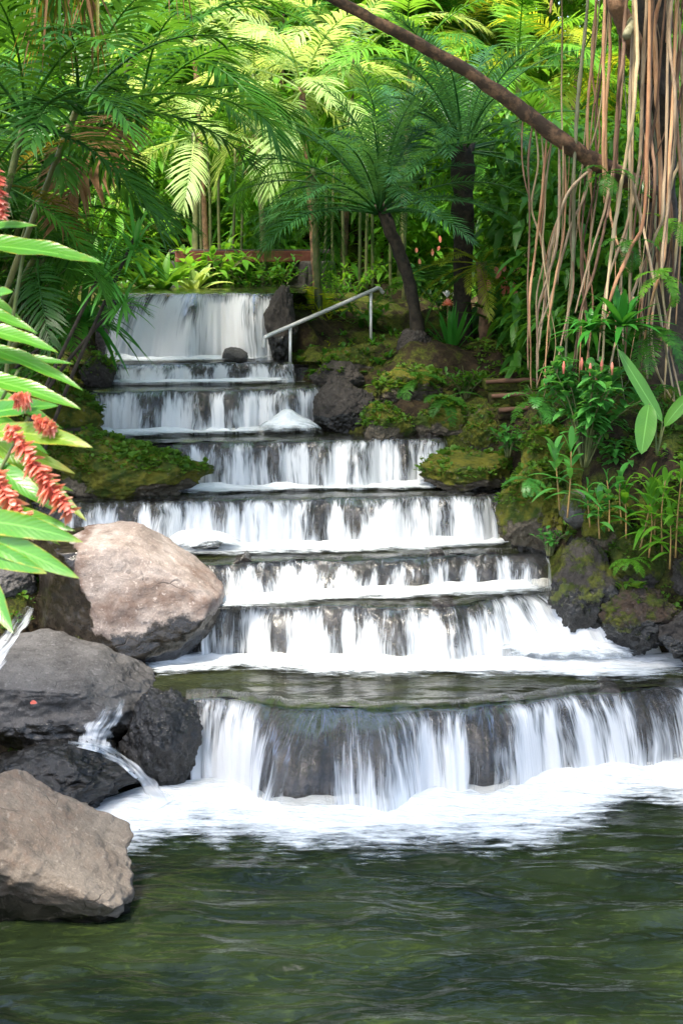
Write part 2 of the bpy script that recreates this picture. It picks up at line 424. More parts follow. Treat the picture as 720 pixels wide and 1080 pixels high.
def water_mat(name, deep, shallow, weed, rough=.06):
    """murky stream water: algae and stones seen through it, a mirror-like rippled skin, white streaks for drifting foam and, on the near pool, painted glints"""
    m, nt, out = new_mat(name); n = N(nt)
    geo = n.new('ShaderNodeNewGeometry'); pos = geo.outputs['Position']
    wv = n.noise(n.mapv(pos, (1.3, 3.4, 1)), 1.7, 3, .6, 1.2)
    a = n.noise(n.mapv(pos, (.8, 1.5, 1)), .55, 3, .5, 1.0)
    b_ = n.noise(n.mapv(pos, (1.6, 4.2, 1)), 1.5, 5, .7, 2.0)
    col = n.mix(n.ramp(a, .36, .62), deep, shallow)
    col = n.mix(n.math('MULTIPLY', n.ramp(b_, .52, .7), n.ramp(a, .3, .6, .25, 1)), col, weed)
    fz = n.math('ADD', n.attr('foam'), n.math('MULTIPLY', n.math('SUBTRACT', n.noise(n.mapv(pos, (1.2, 6, 1)), 2.3, 5, .7, .8), .5), 1.6))
    fm = n.ramp(fz, .42, .85, 0, .9)
    p = n.new('ShaderNodeBsdfPrincipled')
    n.set(p.inputs['Base Color'], n.mix(fm, col, (.85, .88, .88)))
    n.set(p.inputs['Roughness'], n.math('ADD', n.math('MULTIPLY', fm, .5), rough))
    p.inputs['IOR'].default_value = 1.333; p.inputs['Specular IOR Level'].default_value = .5
    r1 = n.noise(n.mapv(pos, (2.2, 6.5, 1)), 2.0, 2, .5, .5); r2 = n.noise(n.mapv(pos, (3, 7, 1)), 6.0, 3, .6, .3)
    n.set(p.inputs['Normal'], n.bump(n.math('ADD', r1, n.math('MULTIPLY', r2, .2)), .35, .03))
    nt.links.new(p.outputs[0], out.inputs[0]); return m

def ground_mat():
    m, nt, out = new_mat('mossy_earth'); n = N(nt)
    geo = n.new('ShaderNodeNewGeometry'); pos = geo.outputs['Position']
    a = n.noise(pos, .9, 6, .65); b_ = n.noise(pos, 6, 6, .7); c = n.noise(pos, 30, 4, .7)
    col = n.mix(n.ramp(b_, .35, .7), (.022, .016, .01), (.06, .04, .022))
    ms = n.ramp(n.math('ADD', a, n.math('MULTIPLY', n.math('SUBTRACT', b_, .5), .6)), .42, .6)
    col = n.mix(ms, col, n.mix(n.ramp(c, .35, .65), (.03, .05, .008), (.1, .11, .015)))
    p = n.new('ShaderNodeBsdfPrincipled'); n.set(p.inputs['Base Color'], col); p.inputs['Roughness'].default_value = .9
    p.inputs['Specular IOR Level'].default_value = .15
    n.set(p.inputs['Normal'], n.bump(n.math('ADD', b_, n.math('MULTIPLY', c, .4)), .8, .08))
    nt.links.new(p.outputs[0], out.inputs[0]); return m

FALL, FOAM, THIN = fall_mat(), foam_mat(), fall_mat('trickling_water', False)
POOL = water_mat('pool_water', (.0055, .0098, .0052), (.0145, .0228, .009), (.031, .046, .0115))
STEPPOOL = water_mat('step_water', (.012, .013, .008), (.03, .036, .016), (.05, .055, .02), .08)
GROUND = ground_mat()
LEDGE = rock_mat('ledge_rock', (.07, .06, .05), (.05, .042, .038), wet=(.014, .011, .009))
ROCK_GREY = rock_mat('grey_rock', (.125, .117, .11), (.078, .072, .067), bump=.7)
ROCK_TAN = rock_mat('tan_rock', (.20, .165, .13), (.14, .11, .085), rust=(.20, .11, .07), bump=.6)
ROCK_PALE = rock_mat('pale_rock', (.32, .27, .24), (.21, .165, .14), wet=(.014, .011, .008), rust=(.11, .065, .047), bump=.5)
ROCK_DARK = rock_mat('dark_rock', (.062, .053, .045), (.036, .031, .027), wet=(.008, .007, .0055), rust=(.085, .042, .016))
ROCK_MOSS = rock_mat('mossy_rock', (.12, .10, .07), (.075, .06, .045), rust=(.17, .10, .035), moss1=(.05, .085, .008), moss2=(.20, .19, .02))

# ------------------------------------------------------------------ the cascade, measured on the photograph
# one row per column of water: lip x, lip y, foot x, foot y, how white it runs there
TIERS = [
    dict(throw=.30, foamw=1.3, rows=[(190,738,196,834,.1),(230,737,225,832,.24),(268,741,260,838,.12),(300,746,278,850,-.34),(345,748,330,854,-.3),(400,748,408,850,-.26),
         (445,746,452,840,.12),(475,745,480,838,.0),(510,743,514,838,-.45),(550,741,558,824,.1),(610,738,624,812,.3),(665,735,682,808,-.25),(700,734,716,806,-.35),(735,733,752,806,.25),(820,732,838,806,.1)],
         foam=[(60,880),(110,858),(160,846),(215,838),(262,842),(300,852),(400,852),(448,845),(512,842),(620,818),(712,810),(838,808)]),
    dict(throw=.28, foamw=.6, rows=[(206,650,208,692,-.15),(240,647,240,693,-.1),(300,645,300,694,.05),(380,642,380,695,-.1),(440,641,445,696,-.05),(490,638,500,697,-.2),(520,632,535,698,.1),
         (560,626,600,698,.35),(600,630,650,696,.3),(630,640,690,693,.15),(655,655,722,688,.35)], foam=[(150,702),(215,694),(300,696),(380,697),(500,699),(600,700),(690,696),(760,690)]),
    dict(throw=.2, foamw=.42, rows=[(200,597,200,632,-.25),(260,593,260,630,-.15),(320,590,320,627,-.08),(380,588,380,624,-.22),(440,586,440,621,-.2),(500,584,500,619,-.22),(545,583,548,618,-.2),(580,582,584,620,-.1)],
         foam=[(190,637),(260,632),(320,628),(440,622),(500,619),(560,616),(620,612)]),
    dict(throw=.22, foamw=.45, rows=[(60,528,60,578,-.2),(120,527,120,577,-.1),(180,526,180,576,.1),(240,525,240,575,.1),(300,525,300,574,.15),(360,524,360,573,-.05),(410,523,410,572,.2),(470,522,470,570,.1),(505,521,508,568,.1),(538,519,542,564,.2)],
         foam=[(60,579),(180,578),(300,576),(410,574),(470,572),(548,566)]),
    dict(throw=.22, foamw=.4, rows=[(175,470,175,516,-.3),(230,467,230,515,-.05),(280,465,280,514,.0),(340,463,340,513,.05),(400,461,400,512,.1),(440,460,440,511,.0),(470,459,474,506,-.1),(490,458,497,484,.25)],
         foam=[(170,517),(280,515),(400,513),(440,512),(480,508)]),
    dict(throw=.2, foamw=.35, rows=[(92,412,90,457,.05),(150,411,148,456,.1),(210,410,210,455,.05),(270,409,270,454,.0),(310,408,312,453,.05),(338,407,342,450,.15)],
         foam=[(90,459),(210,456),(270,455),(342,451)]),
    dict(throw=.12, foamw=.22, rows=[(108,383,106,404,.1),(160,382.5,160,404,.12),(220,382,220,403,.05),(270,381.5,270,403,-.1),(312,381,314,402,.1)],
         foam=[(112,405),(220,404),(312,402)]),
    dict(throw=.35, foamw=.3, rows=[(124,308.5,104,380,.34),(170,308.3,150,379,.24),(210,308.2,205,379,.26),(245,308,246,378,.2),(275,308,276,378,.1),(296,308,294,377,-.05)],
         foam=[(105,381),(205,380),(290,378)]),
]
zl = 0.0
LEVEL = [0.0]
for T in TIERS:
    rows = np.array(T['rows'], float)
    foot = np.array([PZ(r[2], r[3], zl) for r in rows])
    # the lip's height: over the middle columns' feet, one throw further back
    mids = rows[len(rows) // 3: 2 * len(rows) // 3 + 1]; fm = foot[len(rows) // 3: 2 * len(rows) // 3 + 1]
    zs = [P(r[0], r[1], f[1] + T['throw'])[2] for r, f in zip(mids, fm)]
    z2 = float(np.mean(zs))
    lip = np.array([PZ(r[0], r[1], z2) for r in rows])
    lip[:, 1] = np.maximum(lip[:, 1], foot[:, 1] + .4 * T['throw'])
    foot[:, 1] = np.maximum(foot[:, 1], lip[:, 1] - 4.0 * T['throw'])
    T.update(lip=lip, foot=foot, z0=zl, z1=z2, bias=rows[:, 4], foamline=np.array([PZ(a, b, zl) for a, b in T['foam']]))
    zl = z2; LEVEL.append(z2)
for i, T in enumerate(TIERS):
    print('tier', i + 1, 'z %.2f -> %.2f' % (T['z0'], T['z1']), 'y foot %.2f lip %.2f' % (T['foot'][:, 1].mean(), T['lip'][:, 1].mean()), 'x %.2f..%.2f' % (T['lip'][0, 0], T['lip'][-1, 0]))

exec_after = None
# channel: level and edges along the stream
CY = [T['lip'][:, 1].mean() for T in TIERS]
TOP = TIERS[-1]
EY = [-30, 4.0, 9.2, 10.6, 13.2] + [T['lip'][:, 1].mean() - .2 for T in TIERS] + [CY[-1] + 4, CY[-1] + 9]
EL = [-3.0, -2.75, -2.9, -7, -7] + [T['lip'][0, 0] + .05 for T in TIERS] + [TOP['lip'][0, 0] - .3, TOP['lip'][0, 0] + .5]
ER = [8, 8, 8, 8, 7] + [T['lip'][-1, 0] - .05 for T in TIERS] + [TOP['lip'][-1, 0] + .3, TOP['lip'][-1, 0] + .3]
ER[6] = 4.1; EL[5] = -2.2

# bank heights, from points read off the photograph (x, y, distance)
CTRL = [P(*a) for a in [
    (590,470,18.3),(640,470,18.2),(700,470,17.8),(760,480,17.5),(690,585,17.0),(740,600,16.6),(640,430,19.6),(700,420,19.5),(800,420,19.5),
    (560,445,20),(540,470,19.3),(520,420,21.5),(470,425,21.6),(430,430,21.5),(400,420,22.2),(450,378,23.4),(520,368,24),(560,372,24),(390,372,24.6),(350,400,23.0),(340,380,24.4),
    (310,372,25.2),(420,350,26),(480,345,27),(550,345,27),(300,330,27),(290,300,29),(330,315,29),(260,290,32),(640,380,23),(700,370,23),
    (90,470,21.2),(50,450,20.8),(20,515,20.2),(40,610,18.6),(-10,600,18.6),(60,720,17.4),(-40,660,17.2),(100,760,16.4),(-60,760,16),(20,850,15),(-120,850,14.3),(70,400,22.5),(40,380,21.5),(0,400,20),(95,350,25),(60,330,24),(130,310,27),(100,300,27.5),(170,300,28.5),(220,290,31),(20,300,26),
]] + [np.array(a) for a in [(-3.6,7,3.6),(-3.6,4.5,3.6),(-5,8,4.0),(-6,12,1.0),(-9,12,2.0),(-3.6,0,2.5),(9.5,8,2),(10,14,2.5),(9,17,3.4),(9,22,5.2),(-9,18,5.0),(-9,24,6.5),(-14,30,8.5),(14,30,8.5),
    (0,38,8.0),(-8,38,8.5),(8,38,8.5),(0,50,12.5),(-15,50,13),(15,50,13),(0,70,20),(-30,70,20),(30,70,20),(-40,20,10),(40,20,10),(-20,0,5),(20,0,5),(0,-25,3),(-30,-25,3),(30,-25,3)]]
CTRL = np.array(CTRL)
# the bank stays clear of the water's edge

def level_at(x, y):
    """bed level: steps up along each cascade's own lip line"""
    z = np.zeros_like(y)
    for i, T in enumerate(TIERS):
        l = T['lip']; z = np.where(y > np.interp(x, l[:, 0], l[:, 1]) + .30, LEVEL[i + 1], z)
    return z
def ground_z(x, y, detail=True):
    x = np.asarray(x, float); y = np.asarray(y, float)
    sh = x.shape; x = x.ravel(); y = y.ravel()
    num = np.zeros_like(x); den = np.zeros_like(x)
    for c in CTRL:
        w = 1 / ((x - c[0]) ** 2 + (y - c[1]) ** 2 + .05) ** 1.6
        num += w * c[2]; den += w
    bank = num / den
    e = np.maximum(np.interp(y, EY, EL) - x, x - np.interp(y, EY, ER))
    lv = level_at(x, y); ls = np.interp(y, [CY[0] - 1.5] + CY, LEVEL)
    k = sstep(-.05, .8, e)
    h = np.where(y > EY[-1], bank, (lv - .4) * (1 - k) + k * (bank + np.maximum(0, ls + .05 - bank) * np.exp(-np.maximum(e, 0) / .55)))
    if detail:
        amp = .75 * sstep(.0, 1.0, e) + .1
        h = h + amp * (.20 * fbm(x * .9, y * .9, 0, 3, 4) + .13 * fbm(x * 3.1, y * 3.1, 0, 9, 4) + .07 * np.abs(vnoise(x * 7, y * 7, 0, 14)))
    return h.reshape(sh)

xs = np.concatenate([np.linspace(-500, -60, 12), np.linspace(-50, -11, 30), np.arange(-10, 10.01, .11), np.linspace(11, 50, 30), np.linspace(60, 500, 12)])
ys = np.concatenate([np.linspace(-400, -40, 8), np.linspace(-30, 3, 30), np.arange(4, 34, .11), np.linspace(34.5, 80, 60), np.linspace(95, 600, 14)])
GX, GY = np.meshgrid(xs, ys, indexing='ij')
GZ = ground_z(GX, GY)
tag(mk('ground', np.stack([GX, GY, GZ], -1), grid_faces(len(xs), len(ys)), GROUND), kind='structure')

# ------------------------------------------------------------------ falls, ledges, foam, pools
FALL_LABELS = [
    'widest and nearest cascade, spilling over a dark ledge into the green pool',
    'second lowest cascade, with a white chute rushing down past its end by the black rock',
    'low cascade just above the chute, dropping between the big bare boulder and the mossy bank',
    'cascade behind the big bare boulder, reaching under the low mossy mound',
    'cascade between the mossy mound and the flat mossy stone, topped by a dark lip',
    'even comb-like cascade of thin strands with a round white mound of water at its foot',
    'smallest low cascade right under the tallest white fall',
    'tallest all-white waterfall at the head of the stream, below the rusty bridge',
]
def resample(a, n):
    a = np.asarray(a, float); t = np.linspace(0, len(a) - 1, n)
    if a.ndim == 1: return np.interp(t, np.arange(len(a)), a)
    return smooth_path(a, n)

BUTT = {0: [(335, .55, .42), (405, .30, .26), (515, .30, .25), (590, .16, .10), (680, .34, .25), (765, .3, .2)], 1: [(290, .22, .16), (350, .15, .12), (415, .2, .16), (475, .24, .2)], 7: [(150, .2, .2), (205, .25, .25), (262, .25, .2)]}
def buttress(U, V, lst):
    """lumps of rock in the step: push forward, thin the water on them, spread its strands"""
    push, thin, Uw = 0 * U, 0 * U, U.copy()
    for uc, r, amt in lst:
        g = np.exp(-((U - uc) / r) ** 2); gv = sstep(.05, .7, V)
        push = push + amt * g * gv * (1 - .25 * sstep(.8, 1, V))
        thin = thin - .22 * g * sstep(.15, .45, V) + .34 * np.exp(-((np.abs(U - uc) - 1.35 * r) / (.45 * r)) ** 2) * sstep(.1, .5, V)
        Uw = Uw + (U - uc) * g * (1 / (1 + (2.2 if r > .28 else 1.2) * np.maximum(V, 0)) - 1)
    return push, thin, Uw
for i, T in enumerate(TIERS):
    lip, foot = T['lip'], T['foot']
    th = thing('waterfall', [lip[:, 0].mean(), lip[:, 1].mean(), T['z0']], FALL_LABELS[i], 'waterfall', 'cascades of the stepped stream')
    nu = int(max(90, (lip[-1, 0] - lip[0, 0]) / .022)); nv = 40
    Lr, Fr, br = resample(lip, nu), resample(foot, nu), resample(T['bias'], nu)
    wob = .085 * fbm(Lr[:, 0] * 1.6, 0 * Lr[:, 0] + i, 0, 21, 4)
    Lr[:, 1] += wob; Fr[:, 1] += wob * 1.5
    hgt = T['z1'] - T['z0']
    t = np.concatenate([np.linspace(-.35, 0, 8)[:-1], np.linspace(0, 1, nv - 7)])
    tp = np.maximum(t, 0)[None, :, None]; tn = np.minimum(t, 0)[None, :]
    pos = Lr[:, None] * (1 - tp) + Fr[:, None] * tp
    pos = pos.copy()
    drop = np.where(t > 0, .12 * np.maximum(t, 0) + .88 * np.maximum(t, 0) ** 1.9, 0)
    pos[..., 2] = T['z1'] - hgt * drop[None] - .035 * sstep(-.25, .1, t)[None]
    pos[..., 1] -= tn * .9
    arc = np.concatenate([[0], np.cumsum(np.linalg.norm(np.diff(Lr, axis=0), axis=1))]) + i * 13.7
    U = np.broadcast_to(arc[:, None], pos.shape[:2]); Vv = np.broadcast_to(t[None], pos.shape[:2])
    rel = .05 * vnoise(U * 5.5, Vv * .8, 0, 31) + .028 * vnoise(U * 15, Vv * 1.1, 0, 32) + .012 * vnoise(U * 40, Vv * 1.6, 0, 33)
    clump = .10 * vnoise(U * 1.7, Vv * .6, 0, 34)
    vm = sstep(0, .35, Vv)
    rgb = np.random.default_rng(i + 40)
    if i in BUTT: bl = [(float(np.interp(a, np.array(T['rows'])[:, 0], resample(T['lip'], len(T['rows']))[:, 0])), b_, c_) for a, b_, c_ in BUTT[i]]; bl = [(float(np.interp(a, Lr[:, 0], arc)), b_, c_) for a, b_, c_ in bl]
    else:
        bl = []; uu = arc[0] + .2
        while uu < arc[-1]: bl.append((uu, rgb.uniform(.09, .24), rgb.uniform(.04, .15) * min(1, hgt / .5))); uu += rgb.uniform(.3, .9)
    push, thin, Uf = buttress(U.astype(float), Vv, bl)
    pos[..., 1] -= push
    pos[..., 1] -= (rel + clump) * vm * min(1, hgt / .6)
    pos[..., 2] += .012 * vnoise(U * 9, Vv * 3, 0, 35) * (1 - vm)
    edge = np.minimum(np.arange(nu), np.arange(nu)[::-1]) / nu * (arc[-1] - arc[0]) / .25
    edge = np.broadcast_to(np.clip(edge, 0, 1)[:, None], U.shape)
    mk('water_sheet', pos, grid_faces(nu, len(t)), FALL, th, dict(bias=br[:, None] + thin, edge=edge), np.stack([Uf, Vv], -1).reshape(-1, 2))
    # rock ledge behind the sheet, running a little past its ends
    ext = .55 if i < 6 else .2
    Ll = np.vstack([Lr[0] - [ext, -.1, 0], Lr, Lr[-1] + [ext, .1, 0]]); Fl = np.vstack([Fr[0] - [ext, -.1, 0], Fr, Fr[-1] + [ext, .1, 0]])
    tl = np.linspace(0, 1, 22)
    lp = Ll[:, None] * (1 - tl[None, :, None]) + Fl[:, None] * tl[None, :, None]
    lp[..., 2] = T['z1'] - .075 - (hgt + .25) * (.12 * tl + .88 * tl ** 1.9)[None]
    lp[..., 1] += .10
    nz = .11 * fbm(lp[..., 0] * 1.8, lp[..., 2] * 2.2, i * 3.1, 41, 5) + .06 * np.abs(vnoise(lp[..., 0] * 5, lp[..., 2] * 3, i, 42))
    lp[..., 1] += (np.abs(nz)) * sstep(0, .25, tl)[None] + .02
    al = np.concatenate([[arc[0] - ext], arc, [arc[-1] + ext]])
    lp[..., 1] -= buttress(np.broadcast_to(al[:, None], lp.shape[:2]).astype(float), np.broadcast_to(tl[None], lp.shape[:2]), bl)[0]
    poke = np.maximum(0, vnoise(al * 2.6, 0 * al, i, 44) - .36) * .16 + np.maximum(0, vnoise(al * 7, 0 * al, i, 45) - .45) * .10
    lp[..., 2] += poke[:, None] * (1 - sstep(.1, .4, tl))[None]; lp[..., 1] -= (poke * .8)[:, None] * (1 - sstep(.2, .6, tl))[None]
    back = lp[:, :1] + np.array([0, .9, -.03]); lp[:, 0, 2] += .0
    lp = np.concatenate([back, lp], 1)
    one = np.ones(lp.shape[:2])
    mk('rock_ledge', lp, grid_faces(lp.shape[0], lp.shape[1]), LEDGE, th, dict(wet=one, moss=0 * one, rust=one * .15))
    # foam thrown up along the foot
    fl = T['foamline']; nf = int(max(80, (fl[-1, 0] - fl[0, 0]) / .03)); fl = resample(fl, nf)
    w = np.linspace(-.25, 1.6, 40); fw = T['foamw']
    fp = np.repeat(fl[:, None], len(w), 1)
    wl = fw * (1 + .3 * vnoise(fl[:, 0] * .9, 0 * fl[:, 0], i, 51) + .12 * vnoise(fl[:, 0] * 4, 0 * fl[:, 0], i, 55))[:, None]
    fp[..., 1] -= w[None] * wl
    crest = np.exp(-((w - .05) / .22) ** 2)[None]
    bumpn = .5 + .5 * fbm(fp[..., 0] * 2.2, fp[..., 1] * 2.2, i, 52, 3)
    fp[..., 2] = T['z0'] + (.05 if i == 0 else .022) + crest * (.015 + .07 * bumpn) * min(1, .35 + hgt * .7) + .02 * bumpn * (1 - sstep(.5, 1.5, w))[None]
    dens = (1.18 - 1.25 * sstep(.12, 1.6, w))[None] * np.ones((nf, 1)) - .25 * (1 - sstep(-.2, 0, w))[None]
    ends = np.minimum(np.arange(nf), np.arange(nf)[::-1]) / nf * (fl[-1, 0] - fl[0, 0]) / .4
    dens = dens - (1 - np.clip(ends, 0, 1))[:, None] * .9
    mk('foam', fp, grid_faces(nf, len(w)), FOAM, th, dict(dens=dens))
    T['thing'] = th

def i_foam(cx): return 290 < cx < 320
def splash(th, cx, cy, z, w, h, depth, seed, name='splash_mound'):
    """a rounded hump of white water"""
    c = PZ(cx, cy, z); m = M(c[1]); rx, rz = w * m / 2, h * m
    a = np.linspace(0, 2 * np.pi, 64); r = np.linspace(0, 1, 24)
    A, Rr = np.meshgrid(a, r, indexing='ij')
    n_ = fbm(np.cos(A) * 1.5 * Rr, np.sin(A) * 1.5 * Rr, seed, seed, 3)
    V = np.stack([c[0] + rx * Rr * np.cos(A) * (1 + .12 * n_), c[1] + depth * Rr * np.sin(A), z + rz * (1 - Rr ** 2) ** 1.2 * (1 + .22 * n_) - .02 * Rr], -1)
    mk(name, V, grid_faces(64, 24), FOAM, th, dict(dens=(1.35 if i_foam(cx) else 1.1) - 1.5 * sstep(.4, 1, Rr)))
splash(TIERS[5]['thing'], 303, 457, TIERS[5]['z0'], 92, 24, .45, 3)
splash(TIERS[3]['thing'], 218, 580, TIERS[3]['z0'], 116, 23, .5, 5)
splash(TIERS[1]['thing'], 600, 694, TIERS[1]['z0'], 230, 24, .6, 8)

# pools: level sheets from each lip back to the next fall's foot
def pool(name, i):
    T = TIERS[i]; z = T['z1']
    l = T['lip']
    if i + 1 < len(TIERS):
        f = TIERS[i + 1]['foot']; x0, x1 = min(l[0, 0], f[0, 0]) - .4, max(l[-1, 0], f[-1, 0]) + .4
        yb = lambda x: np.interp(x, f[:, 0], f[:, 1]) + .25
    else:
        x0, x1 = l[0, 0] - .4, l[-1, 0] + .4; yb = lambda x: 0 * x + l[:, 1].mean() + 6
    x = np.linspace(x0, x1, int((x1 - x0) / .05)); ya = np.interp(x, l[:, 0], l[:, 1]) + .12
    q = np.linspace(0, 1, 40)
    Y = ya[:, None] + (np.maximum(yb(x), ya + .2) - ya)[:, None] * q; X = np.repeat(x[:, None], 40, 1)
    Z = z - .02 + .012 * fbm(X * 2.2, Y * 5, i, 61, 3)
    foam = (-.25 + .75 * sstep(.35, 1, q))[None] * np.ones_like(X)
    if i == 0: foam = (-.45 + .75 * sstep(.62, 1, q))[None] * np.ones_like(X)
    tag(mk(name, np.stack([X, Y, Z], -1), grid_faces(*X.shape), STEPPOOL, None, dict(foam=foam)), kind='structure')
for i in range(len(TIERS)): pool('water', i)
x = np.concatenate([np.linspace(-9, -4.6, 40), np.arange(-4.5, 5.5, .045), np.linspace(5.6, 9, 40)]); y = np.concatenate([np.linspace(-12, 8.5, 60), np.arange(8.6, 16.0, .022)])
X, Y = np.meshgrid(x, y, indexing='ij')
wx = X + .35 * vnoise(X * .7, Y * .9, 0, 76)
Z = .046 * fbm(wx * .8 + .25 * Y, Y * 2.2, 0, 71, 2) + .026 * fbm(wx * 1.7, Y * 5.2, 0, 72, 2) + .007 * vnoise(wx * 4.5, Y * 13, 0, 73)
Z = Z * (1 - .65 * sstep(13.7, 14.6, Y))
foam_glint = -.33 + .5 * sstep(12.2, 14.6, Y)  # white streaks for foam near the fall, bright ripple reflections painted further out
tag(mk('water', np.stack([X, Y, Z], -1), grid_faces(*X.shape), POOL, None, dict(foam=foam_glint)), kind='structure')

# ------------------------------------------------------------------ rocks
ROCKV = {}
def ico(sub):
    if sub not in ROCKV:
        import bmesh
        bm = bmesh.new(); bmesh.ops.create_icosphere(bm, subdivisions=sub, radius=1)
        ROCKV[sub] = (np.array([v.co[:] for v in bm.verts]), np.array([[v.index for v in f.verts] for f in bm.faces])); bm.free()
    return ROCKV[sub]
MOSSPTS = []
def rock(label, box, d, mat, depth=1.0, seed=0, planes=(), ncut=9, cut=(.62, .92), rough=.09, moss=0.0, wet=None, wetw=.12, rust=0.0, sub=6, name='rock', fn=None, fern=0, group='rocks along the stream', cat='rock', squash=None):
    """box: what it covers on the photograph (x0, y0, x1, y1); planes: extra flats (nx, ny, nz, offset)"""
    x0, y0, x1, y1 = box; c = P((x0 + x1) / 2, (y0 + y1) / 2, d); m = M(d)
    V0, Fc = ico(sub); V = V0.copy(); rg = np.random.default_rng(seed + 100)
    cuts = [(norm(rg.normal(size=3) * [1, 1, .8]), rg.uniform(*cut)) for _ in range(ncut)] + [(norm(np.array(p[:3])), p[3]) for p in planes]
    for nrm, off in cuts:
        dd = V @ nrm - off; V = V - np.where(dd > 0, dd * .93, 0)[:, None] * nrm
    o_ = seed * 3.7
    dsp = rough * 1.2 * fbm(V[:, 0] * 1.6 + o_, V[:, 1] * 1.6, V[:, 2] * 1.6, seed, 5) + rough * .45 * fbm(V[:, 0] * 6 + o_, V[:, 1] * 6, V[:, 2] * 6, seed + 3, 5, .6)
    dsp = dsp - rough * .5 * np.maximum(0, .35 - np.abs(fbm(V[:, 0] * 2.6, V[:, 1] * 2.6 + o_, V[:, 2] * 2.6, seed + 9, 3)))
    dsp = dsp + rough * .22 * fbm(V[:, 0] * 15 + o_, V[:, 1] * 15, V[:, 2] * 15, seed + 5, 3, .65)
    V = V * (1 + dsp)[:, None]
    lo, hi = V.min(0), V.max(0)
    V = (V - (lo + hi) / 2) / ((hi - lo) / 2)
    hw, hh = (x1 - x0) * m / 2, (y1 - y0) * m / 2
    el = math.atan2(CAMH - c[2], d)
    dp = depth * hw
    # height so that the foreshortened outline fills the box
    hz = max(.35 * hh, (max(0, hh ** 2 - (dp * math.sin(el)) ** 2)) ** .5 / math.cos(el))
    V = V * [hw, dp, hz] + c
    n_v = norm((V - c) / np.array([hw, dp, hz]) ** 2)
    up = n_v[:, 2]
    wz = c[2] - hz + (wet if wet is not None else -9)
    nzs = fbm(V[:, 0] * 3, V[:, 1] * 3, V[:, 2] * 3, seed + 7, 3)
    A = dict(wet=1 - sstep(wz - wetw, wz + wetw, V[:, 2] + .08 * nzs), moss=moss * sstep(-.95, .25, up + .45 * nzs), rust=np.full(len(V), rust))
    if fn: A = fn(V, c, (hw, dp, hz), up, nzs, A)
    o = link(name, mesh_data(name, V - c, Fc, A), mat, None, c)
    tag(o, label, cat, group)
    if fern:
        idx = np.where((up > .15) & (A['moss'] > .3))[0]
        if len(idx): 
            pick = rg.choice(idx, min(fern, len(idx)), False); MOSSPTS.append((V[pick], n_v[pick]))
    return o

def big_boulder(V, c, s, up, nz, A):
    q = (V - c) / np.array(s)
    left = sstep(-.12, .14, -.95 * q[:, 0] - .25 * q[:, 2] - .24 + .10 * nz)  # darker left face, carried by the wet mask
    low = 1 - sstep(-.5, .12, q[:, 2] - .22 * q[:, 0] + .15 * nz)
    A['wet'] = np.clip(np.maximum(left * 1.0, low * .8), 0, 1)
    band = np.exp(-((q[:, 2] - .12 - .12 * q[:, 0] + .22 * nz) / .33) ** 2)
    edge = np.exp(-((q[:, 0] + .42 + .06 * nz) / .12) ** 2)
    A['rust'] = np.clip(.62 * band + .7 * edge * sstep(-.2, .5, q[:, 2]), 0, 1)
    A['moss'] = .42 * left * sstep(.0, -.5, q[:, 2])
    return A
rock('big bare boulder with pale dry top and dark side, standing in the cascade', (30, 555, 238, 706), 17.7, ROCK_PALE, depth=.75, seed=3, ncut=4, cut=(.82, .97), rough=.035,
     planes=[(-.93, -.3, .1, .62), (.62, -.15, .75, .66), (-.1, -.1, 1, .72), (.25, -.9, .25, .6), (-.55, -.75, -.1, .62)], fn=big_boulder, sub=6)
def wet_low(frac, amt=.1):
    def f(V, c, s, up, nz, A):
        q = (V - c) / np.array(s); A['wet'] = 1 - sstep(frac - .15, frac + .15, q[:, 2] + amt * nz); return A
    return f
rock('wide flat-topped grey slab rock under the bare boulder', (-60, 672, 172, 796), 16.4, ROCK_GREY, depth=.8, seed=12, ncut=5, cut=(.75, .95), rough=.07,
     planes=[(.1, -.25, 1, .45), (.65, -.2, .7, .6), (0, -1, .1, .7)], fn=wet_low(-.18, .25), sub=6)
rock('wet black rock at the end of the nearest cascade', (118, 726, 216, 842), 15.5, ROCK_DARK, depth=.9, seed=23, ncut=8, cut=(.6, .9), rough=.12, wet=3, sub=6, planes=[(0, -.3, 1, .7)])
rock('low wet black rock glistening beside the thin trickle', (-30, 776, 150, 872), 14.9, ROCK_DARK, depth=.8, seed=31, ncut=8, cut=(.65, .92), rough=.13, wet=3, sub=6)
def tan_front(V, c, s, up, nz, A):
    q = (V - c) / np.array(s)
    A['wet'] = 1 - sstep(-.5, -.3, q[:, 2] + .12 * nz)
    under = sstep(.05, -.25, q[:, 2] + .55 * q[:, 0] - .0 + .15 * nz) * sstep(-.2, -.5, q[:, 1])
    A['wet'] = np.maximum(A['wet'], .75 * under)
    A['rust'] = .42 * sstep(-.2, .5, q[:, 2] + .3 * nz); A['moss'] = .3 * sstep(.2, .7, q[:, 0]) * sstep(.0, -.5, q[:, 2]); return A
rock('sloping tan boulder in the near corner of the green pool', (-120, 812, 152, 992), 12.6, ROCK_TAN, depth=.7, seed=44, ncut=5, cut=(.72, .95), rough=.06,
     planes=[(.62, -.25, .75, .42), (-.1, -.85, -.3, .5), (.2, -.7, .35, .6)], fn=tan_front, sub=6)
rock('small wet stone breaking the pool beside the tan boulder', (146, 950, 176, 970), 12.5, ROCK_DARK, seed=51, wet=1, sub=4)
rock('small dark stone just under the pool surface by the tan boulder', (118, 930, 160, 962), 12.8, ROCK_DARK, seed=52, wet=1, sub=4)
rock('grey stone behind the ginger flowers at the picture edge', (-30, 588, 40, 650), 18.2, ROCK_GREY, seed=55, wet=.3)
